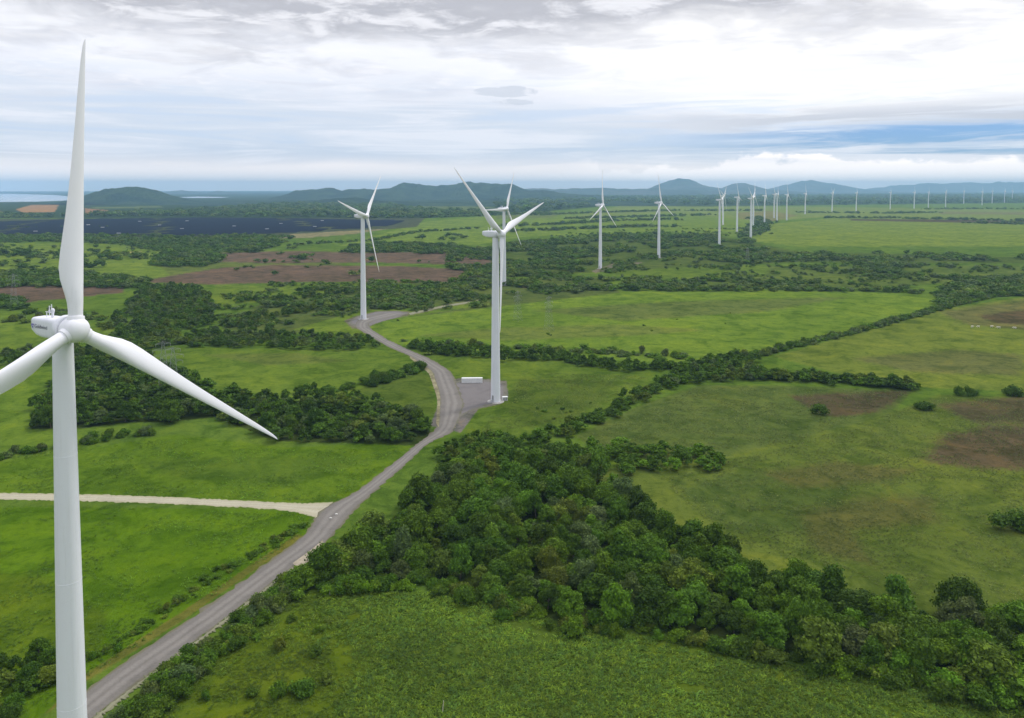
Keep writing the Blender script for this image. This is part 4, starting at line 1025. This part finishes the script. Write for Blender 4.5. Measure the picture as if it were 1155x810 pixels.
# emblem and lettering on the nearest nacelle
mb = MB()
for a in (0, 2.1, 4.2):
    mb.loft([[(-6.25 + .42 * math.cos(a + w) * q, y, .12 + .42 * math.sin(a + w) * q) for q, w in ((.15, 0), (1, .1), (1.05, .9), (.8, 1.5), (.5, .9))] for y in (-1.79, -1.72)])
add('emblem', mb.mesh('emblem'), M_BLUE, nac1)
cu = bpy.data.curves.new('lettering', 'FONT'); cu.body = 'Goldwind'; cu.size = .98; cu.extrude = .012; cu.space_character = 1.05
to = bpy.data.objects.new('lettering_source', cu); COL.objects.link(to)
dg = bpy.context.evaluated_depsgraph_get(); dg.update()
me = bpy.data.meshes.new_from_object(to.evaluated_get(dg)); COL.objects.unlink(to); bpy.data.objects.remove(to)
me.name = 'lettering'; me.materials.clear(); me.materials.append(M_DARK)
o = add('lettering', me, None, nac1); o.location = (-5.5, -1.785, -.22); o.rotation_euler = (math.pi / 2, 0, 0)

MAINT = [((410, 360), 15, 46, 'white wind turbine at the road bend, left of centre, above the gravel circle'),
         ((559, 453), 31, 72, 'tall white wind turbine in the centre beside the white container'),
         ((568.5, 322), 30, 30, 'white wind turbine standing right behind the central one'),
         ((677, 303), 31, 9, 'white turbine with one blade straight up, at the pale gravel pad in the middle distance'),
         ((743, 291), 34, 116, 'white turbine at the edge of the dark woods, next right of the pale pad')]
for b_, yw, ph, lab in MAINT: turbine(gpt(*b_), yw, ph, lab)
FART = [((811.3, 276), 26, 75, 'white turbine with raised right blade, first of the tight cluster right of centre'),
        ((815.4, 253.6), 30, 50, 'thin white turbine half hidden behind the first of the cluster'),
        ((831.2, 262), 24, 100, 'white turbine between the two thick towers of the cluster'),
        ((846.8, 268.7), 28, 62, 'brightest white tower of the cluster, at the tip of the dark woods'),
        ((849.4, 257), 33, 20, 'white turbine just showing behind the brightest tower of the cluster'),
        ((862.2, 253), 25, 5, 'white turbine standing alone just right of the cluster, by the reddish grass'),
        ((873, 246), 29, 85, 'left one of a close pair of thin white turbines'),
        ((876.2, 250), 22, 40, 'right and nearer one of a close pair of thin white turbines'),
        ((887.3, 248.4), 31, 0, 'thin white turbine just right of the close pair'),
        ((908.1, 241.5), 27, 110, 'small white turbine in front of the broad mountain'),
        ((938.5, 239.3), 33, 63, 'small white turbine right of the broad mountain, before dark woods'),
        ((965.7, 238.7), 24, 32, 'small white turbine above the thin dark hedge end on the plain'),
        ((1004, 236), 28, 55, 'small white turbine at the end of the pale field strip'),
        ((1031, 235.2), 30, 12, 'small white turbine, first of the far right row, taller than the next'),
        ((1047, 234), 26, 90, 'second tiny white turbine of the far right row'),
        ((1066.5, 233.8), 35, 70, 'third tiny white turbine of the far right row'),
        ((1087, 229.8), 25, 25, 'fourth tiny white turbine of the far right row, at the wood edge'),
        ((1107.6, 231.5), 29, 100, 'faintest tiny turbine of the far right row, in the woods'),
        ((1119, 229.4), 32, 48, 'tiny white turbine right of the faintest one'),
        ((1133, 228.6), 27, 8, 'next to last tiny white turbine near the right edge'),
        ((1141.6, 227.6), 30, 3, 'last tiny white turbine at the right edge with a blade straight up')]
for b_, yw, ph, lab in FART: turbine(gpt(*b_), yw, ph, lab, False)

# ------------------------------------------------------------------ container and kiosk on the central pad
M_CW = material('white_steel', (.72, .73, .72), .5, .35, .06, .8)
gx, gy, _ = gpt(532.5, 431.5); L_, Wc, Hc_ = 12.2, 2.45, 2.75
root = empty('shipping_container', (gx, gy, .06), math.radians(1.5))
tag(root, 'long white shipping container on the gravel pad left of the central tower', 'container')
def corrug(p0, p1, z0, z1, nrm, n_c):
    """corrugated panel between p0 and p1"""
    p0, p1 = np.array(p0, float), np.array(p1, float); pts = []; d = .035
    for i in range(n_c):
        for f_, o_ in ((0, 0), (.3, 0), (.4, d), (.85, d), (.95, 0)):
            u = (i + f_) / n_c; pts.append(p0 + (p1 - p0) * u - np.array(nrm) * o_)
    pts.append(p1); pts = np.array(pts)
    return [np.c_[pts, np.full(len(pts), z0)], np.c_[pts, np.full(len(pts), z1)]]
mb = MB()
hx, hy = L_ / 2 - .08, Wc / 2 - .05
for a_, b__, nr in (((-hx, -hy), (hx, -hy), (0, -1)), ((hx, hy), (-hx, hy), (0, 1)), ((-hx, hy), (-hx, -hy), (-1, 0))):
    r2 = corrug(a_, b__, .18, Hc_ - .14, nr, 40 if abs(b__[0] - a_[0]) > 5 else 9); mb.loft(r2, False, False)
add('wall_panel', mb, M_CW, root)
mb = MB()
for sx in (-1, 1):
    for sy in (-1, 1): mb.box((sx * (L_ / 2 - .06), sy * (Wc / 2 - .06), Hc_ / 2), (.14, .14, Hc_ - .02))
for sy in (-1, 1):
    for z in (.09, Hc_ - .08): mb.box((0, sy * (Wc / 2 - .05), z), (L_ - .28, .12, .15))
for sx in (-1, 1):
    for z in (.09, Hc_ - .08): mb.box((sx * (L_ / 2 - .05), 0, z), (.12, Wc - .28, .15))
add('frame', mb, M_CW, root)
mb = MB(); mb.box((0, 0, Hc_ - .06), (L_ - .26, Wc - .24, .06), 0, .01); add('roof', mb, M_CW, root)
for sy in (-1, 1):
    mb = MB(); mb.box((L_ / 2 - .05, sy * .53, Hc_ / 2), (.05, 1.02, Hc_ - .34), 0, .01); dr = add('door', mb, M_CW, root)
    mb = MB(); mb.tube([(L_ / 2 + .01, sy * .35, .2), (L_ / 2 + .01, sy * .35, Hc_ - .2)], .025, 6); add('lock_bar', mb, M_GREY, dr)
gx, gy, _ = gpt(569.5, 451.5)
root = empty('transformer_kiosk', (gx, gy, .05), .2); tag(root, 'small white transformer kiosk at the foot of the central tower, on its right', 'kiosk')
mb = MB(); mb.box((0, 0, .95), (2.6, 1.7, 1.7), 0, .06); add('housing', mb, M_CW, root)
mb = MB(); mb.box((0, 0, 1.87), (2.9, 2.0, .12), 0, .03); add('roof', mb, M_CW, root)
mb = MB(); mb.box((0, 0, .05), (3.0, 2.1, .14)); add('plinth', mb, M_CONC, root)
for sx in (-.62, .62): mb = MB(); mb.box((sx, -.87, .95), (1.1, .05, 1.4), 0, .01); add('door', mb, M_GREY, root)

# ------------------------------------------------------------------ lattice pylons
M_GALV = material('galvanised_steel', (.26, .28, .28), .5, .4, .1, 2.0)
def pylon(px_, hgt, label, rz):
    g_ = gpt(*px_); o = empty('lattice_pylon', g_, rz); tag(o, label, 'pylon', 'power line pylons among the fields')
    mb = MB(); nl = 9; t_ = .034
    def wd(z): return 2.6 * (1 - z / hgt) ** .9 + .42
    zs = [hgt * (1 - (1 - i / nl) ** 1.35) for i in range(nl + 1)]
    cs = lambda z: [np.array([sx * wd(z), sy * wd(z), z]) for sx, sy in ((-1, -1), (1, -1), (1, 1), (-1, 1))]
    for i in range(nl):
        a, b = cs(zs[i]), cs(zs[i + 1])
        for j in range(4):
            mb.tube([a[j], b[j]], t_ * 1.3, 4); mb.tube([a[j], b[(j + 1) % 4]], t_ * .8, 4); mb.tube([a[(j + 1) % 4], b[j]], t_ * .8, 4); mb.tube([b[j], b[(j + 1) % 4]], t_ * .7, 4)
    add('mast', mb.mesh('mast'), M_GALV, o)
    for z, l in ((hgt * .70, 3.6), (hgt * .82, 4.4), (hgt * .94, 3.2)):
        mb = MB()
        for sx in (-1, 1):
            w = wd(z)
            for sy in (-1, 1): mb.tube([(sx * w, sy * w, z), (sx * (w + l), 0, z + .2)], t_, 4); mb.tube([(sx * w, sy * w, z + 1.1), (sx * (w + l), 0, z + .2)], t_, 4)
        arm = add('crossarm', mb.mesh('crossarm'), M_GALV, o)
        for sx in (-1, 1):
            mb = MB(); mb.tube([(sx * (wd(z) + l), 0, z + .15), (sx * (wd(z) + l), 0, z - 1.5)], .10, 6); add('insulator', mb.mesh('insulator'), M_GREY, arm)
for px_, hg, lab, rz in (((16, 348), 33, 'grey lattice pylon at the left edge beyond the brown field', .3), ((185, 440), 28, 'grey lattice pylon in the grove, left of its shorter twin', .5), ((196, 446), 27, 'grey lattice pylon in the grove, right of its taller twin', .5),
                         ((584, 362), 26, 'faint grey lattice pylon just right of the central tower', .9), ((619, 373), 28, 'faint grey lattice pylon out in the long bright field', .9), ((843, 297), 24, 'faint far pylon in the dark woods below the turbine cluster', .9)):
    pylon(px_, hg, lab, rz)

# ------------------------------------------------------------------ solar farm beyond the left fields
M_PV = material('solar_glass', (.003, .006, .022), .6, .03, .3, .02)
sol = gpts([(-160, 251), (0, 250.5), (100, 247.5), (220, 246), (340, 247), (420, 248.8), (462, 248), (440, 254), (400, 258.5), (330, 262.5), (285, 264), (200, 266.5), (100, 265), (-160, 266)])
lo, hi = sol.min(0), sol.max(0); Vs, Fs = [], []; nv = 0; r = np.random.default_rng(4)
for y in np.arange(lo[1], hi[1], 9.0):
    x0 = lo[0] + r.uniform(0, 8)
    for x in np.arange(x0, hi[0], 46.0):
        if not pip(np.array([[x + 22, y]]), sol)[0] or r.uniform() < .03 or int((y - lo[1]) / 9) % 14 == 13 or int((x + (y // 130) * 60) / 46) % 9 == 8: continue
        a, b = x, x + 44; z0, z1, d_ = .7, 2.5, 2.9
        P8 = [(a, y - d_, z0), (b, y - d_, z0), (b, y + d_, z1), (a, y + d_, z1)]
        Vs += P8 + [(q[0], q[1], q[2] - .12) for q in P8]
        Fs += [(nv, nv + 1, nv + 2, nv + 3), (nv + 7, nv + 6, nv + 5, nv + 4), (nv, nv + 4, nv + 5, nv + 1), (nv + 2, nv + 6, nv + 7, nv + 3), (nv + 1, nv + 5, nv + 6, nv + 2), (nv + 3, nv + 7, nv + 4, nv)]; nv += 8
add('solar_panels', mesh_np('solar_panels', Vs, [np.array(Fs)]), M_PV, label='dark blue solar panel rows spread across the plain on the left', cat='solar farm', kind='stuff')
SHED = [((40, 262), 'left of the nearest blade'), ((115.7, 257.5), 'just right of the nearest upright blade'), ((99.6, 254.5), 'touching the right edge of the upright blade'), ((157.6, 250.6), 'at its top edge below the left hill'),
        ((180, 254.8), 'above the middle of the left panels'), ((134, 264.3), 'at the lower edge of the left panels'), ((211, 250), 'at the top edge, right of the left hill'), ((205, 259), 'low down, halfway to the road bend turbine'),
        ((264, 256), 'brightest, in the middle of the panels'), ((301, 259.3), 'low in the panels near the pale dry ground'), ((316.8, 253), 'high in the panels, right half'), ((363.5, 249.7), 'at the top edge near the road bend turbine'), ((355, 256.5), 'on the right end of the panels')]
rt = None
for i, (px_, lab) in enumerate(SHED):
    g_ = gpt(*px_)
    if rt is None:
        rt = empty('inverter_cabin', g_); mb = MB(); mb.box((0, 0, 1.7), (9, 3.0, 3.0), 0, .1); c1 = add('cabin', mb, M_CW, rt)
        mb = MB(); mb.box((0, 0, 3.31), (9.6, 3.6, .20), 0, .05); c2 = add('roof', mb, M_CW, rt)
        mb = MB(); mb.box((2.5, -1.54, 1.4), (1.2, .08, 2.2)); c3 = add('door', mb, M_GREY, rt); o = rt
    else:
        o = rt.copy(); COL.objects.link(o); o.location = g_
        for c_ in (c1, c2, c3): c = c_.copy(); COL.objects.link(c); c.parent = o
    tag(o, 'small white cabin in the solar farm, ' + lab, 'cabin', 'white inverter cabins in the solar farm')

# ------------------------------------------------------------------ cattle, posts, stones
M_COW = material('pale_hide', (.70, .66, .58), .8, .1, .12, 2.0)
def cow():
    mb = MB(); sec = [(-1.05, .10, 1.18, 1.34), (-.95, .26, .82, 1.42), (-.6, .34, .66, 1.44), (0, .38, .60, 1.38), (.5, .34, .66, 1.42), (.8, .26, .78, 1.46), (1.0, .17, .95, 1.42), (1.25, .14, .95, 1.32), (1.45, .13, .86, 1.22), (1.6, .15, .72, 1.12), (1.8, .11, .62, .92), (1.92, .09, .58, .78), (1.97, .03, .62, .70)]
    mb.loft([xsec(x, hw, zb, zt, 2.3, 14) for x, hw, zb, zt in sec])
    for sy in (-1, 1):
        mb.tube([(.62, sy * .2, 1.0), (.60, sy * .2, .55), (.64, sy * .2, .30), (.62, sy * .2, 0)], [.15, .09, .065, .075], 8)
        mb.tube([(-.72, sy * .2, 1.05), (-.62, sy * .2, .72), (-.80, sy * .2, .42), (-.74, sy * .2, 0)], [.20, .13, .07, .08], 8)
        mb.tube([(1.5, sy * .12, 1.12), (1.5, sy * .32, 1.10)], [.06, .03], 6)
    mb.tube([(-1.03, 0, 1.36), (-1.15, 0, 1.1), (-1.12, 0, .6)], [.05, .03, .05], 6)
    return mb.mesh('grazing_cow', True)
ME_COW = cow(); ME_COW.materials.append(M_COW)
for i, (px_, rz, lab) in enumerate((((1096.5, 369.6), .3, 'leftmost pale cow of the pair grazing below the brown patch'), ((1103.5, 369.6), 3.3, 'right pale cow of the pair grazing below the brown patch'), ((1118.6, 369.4), .1, 'brightest pale cow, grazing alone in the middle of the herd'),
                                    ((1126.5, 370.6), 2.8, 'dim pale cow just right of the brightest one'), ((1144.5, 371), 3.0, 'pale cow farthest right, near the edge of the picture'))):
    o = bpy.data.objects.new('grazing_cow', ME_COW); COL.objects.link(o); o.location = gpt(*px_); o.rotation_euler = (0, 0, rz); o.scale = (1.1,) * 3
    tag(o, lab, 'cow', 'pale cattle in the right field')
M_POST = material('weathered_wood', (.50, .46, .36), .9, .1, .2, 3.0)
for px_, hgt, lean, lab in (((499, 805), 2.9, .10, 'pale leaning stake in the weedy field at the bottom'), ((372, 672), 1.5, .0, 'short pale fence post at the lower left corner of the thicket')):
    mb = MB(); mb.tube([(0, 0, -.2), (lean * hgt * .5, 0, hgt * .5), (lean * hgt, 0, hgt)], [.09, .085, .07], 8)
    o = add('wooden_post', mb.mesh('wooden_post'), M_POST, label=lab, cat='post'); o.location = gpt(*px_)
for i, (px_, lab) in enumerate((((379.5, 581), 'upper white marker stone at the track junction'), ((373, 585.5), 'lower white marker stone at the track junction'))):
    v, f = ICO2; v = v * np.array([.5, .4, .34]) * (1 + np.random.default_rng(i).normal(0, .08, (len(v), 1))); v[:, 2] = np.maximum(v[:, 2], -.25)
    o = add('marker_stone', mesh_np('marker_stone', v, [f]), material('white_stone', (.62, .60, .55), .9, .1, .1, 4.0), label=lab, cat='stone', group='white stones at the junction')
    g_ = gpt(*px_); o.location = (g_[0], g_[1], .3)

tag(tufts('meadow_grass', [[(120, 840), (250, 722), (318, 672), (500, 668), (500, 700), (500, 760), (500, 840)]], .95, .4, 1.0, [(.085, .140, .012), (.098, .146, .014), (.074, .130, .014)], 204, .40, 9, 7, 24, (415, -1)),
    'tussocky grass on the meadow right of the road', 'grass')
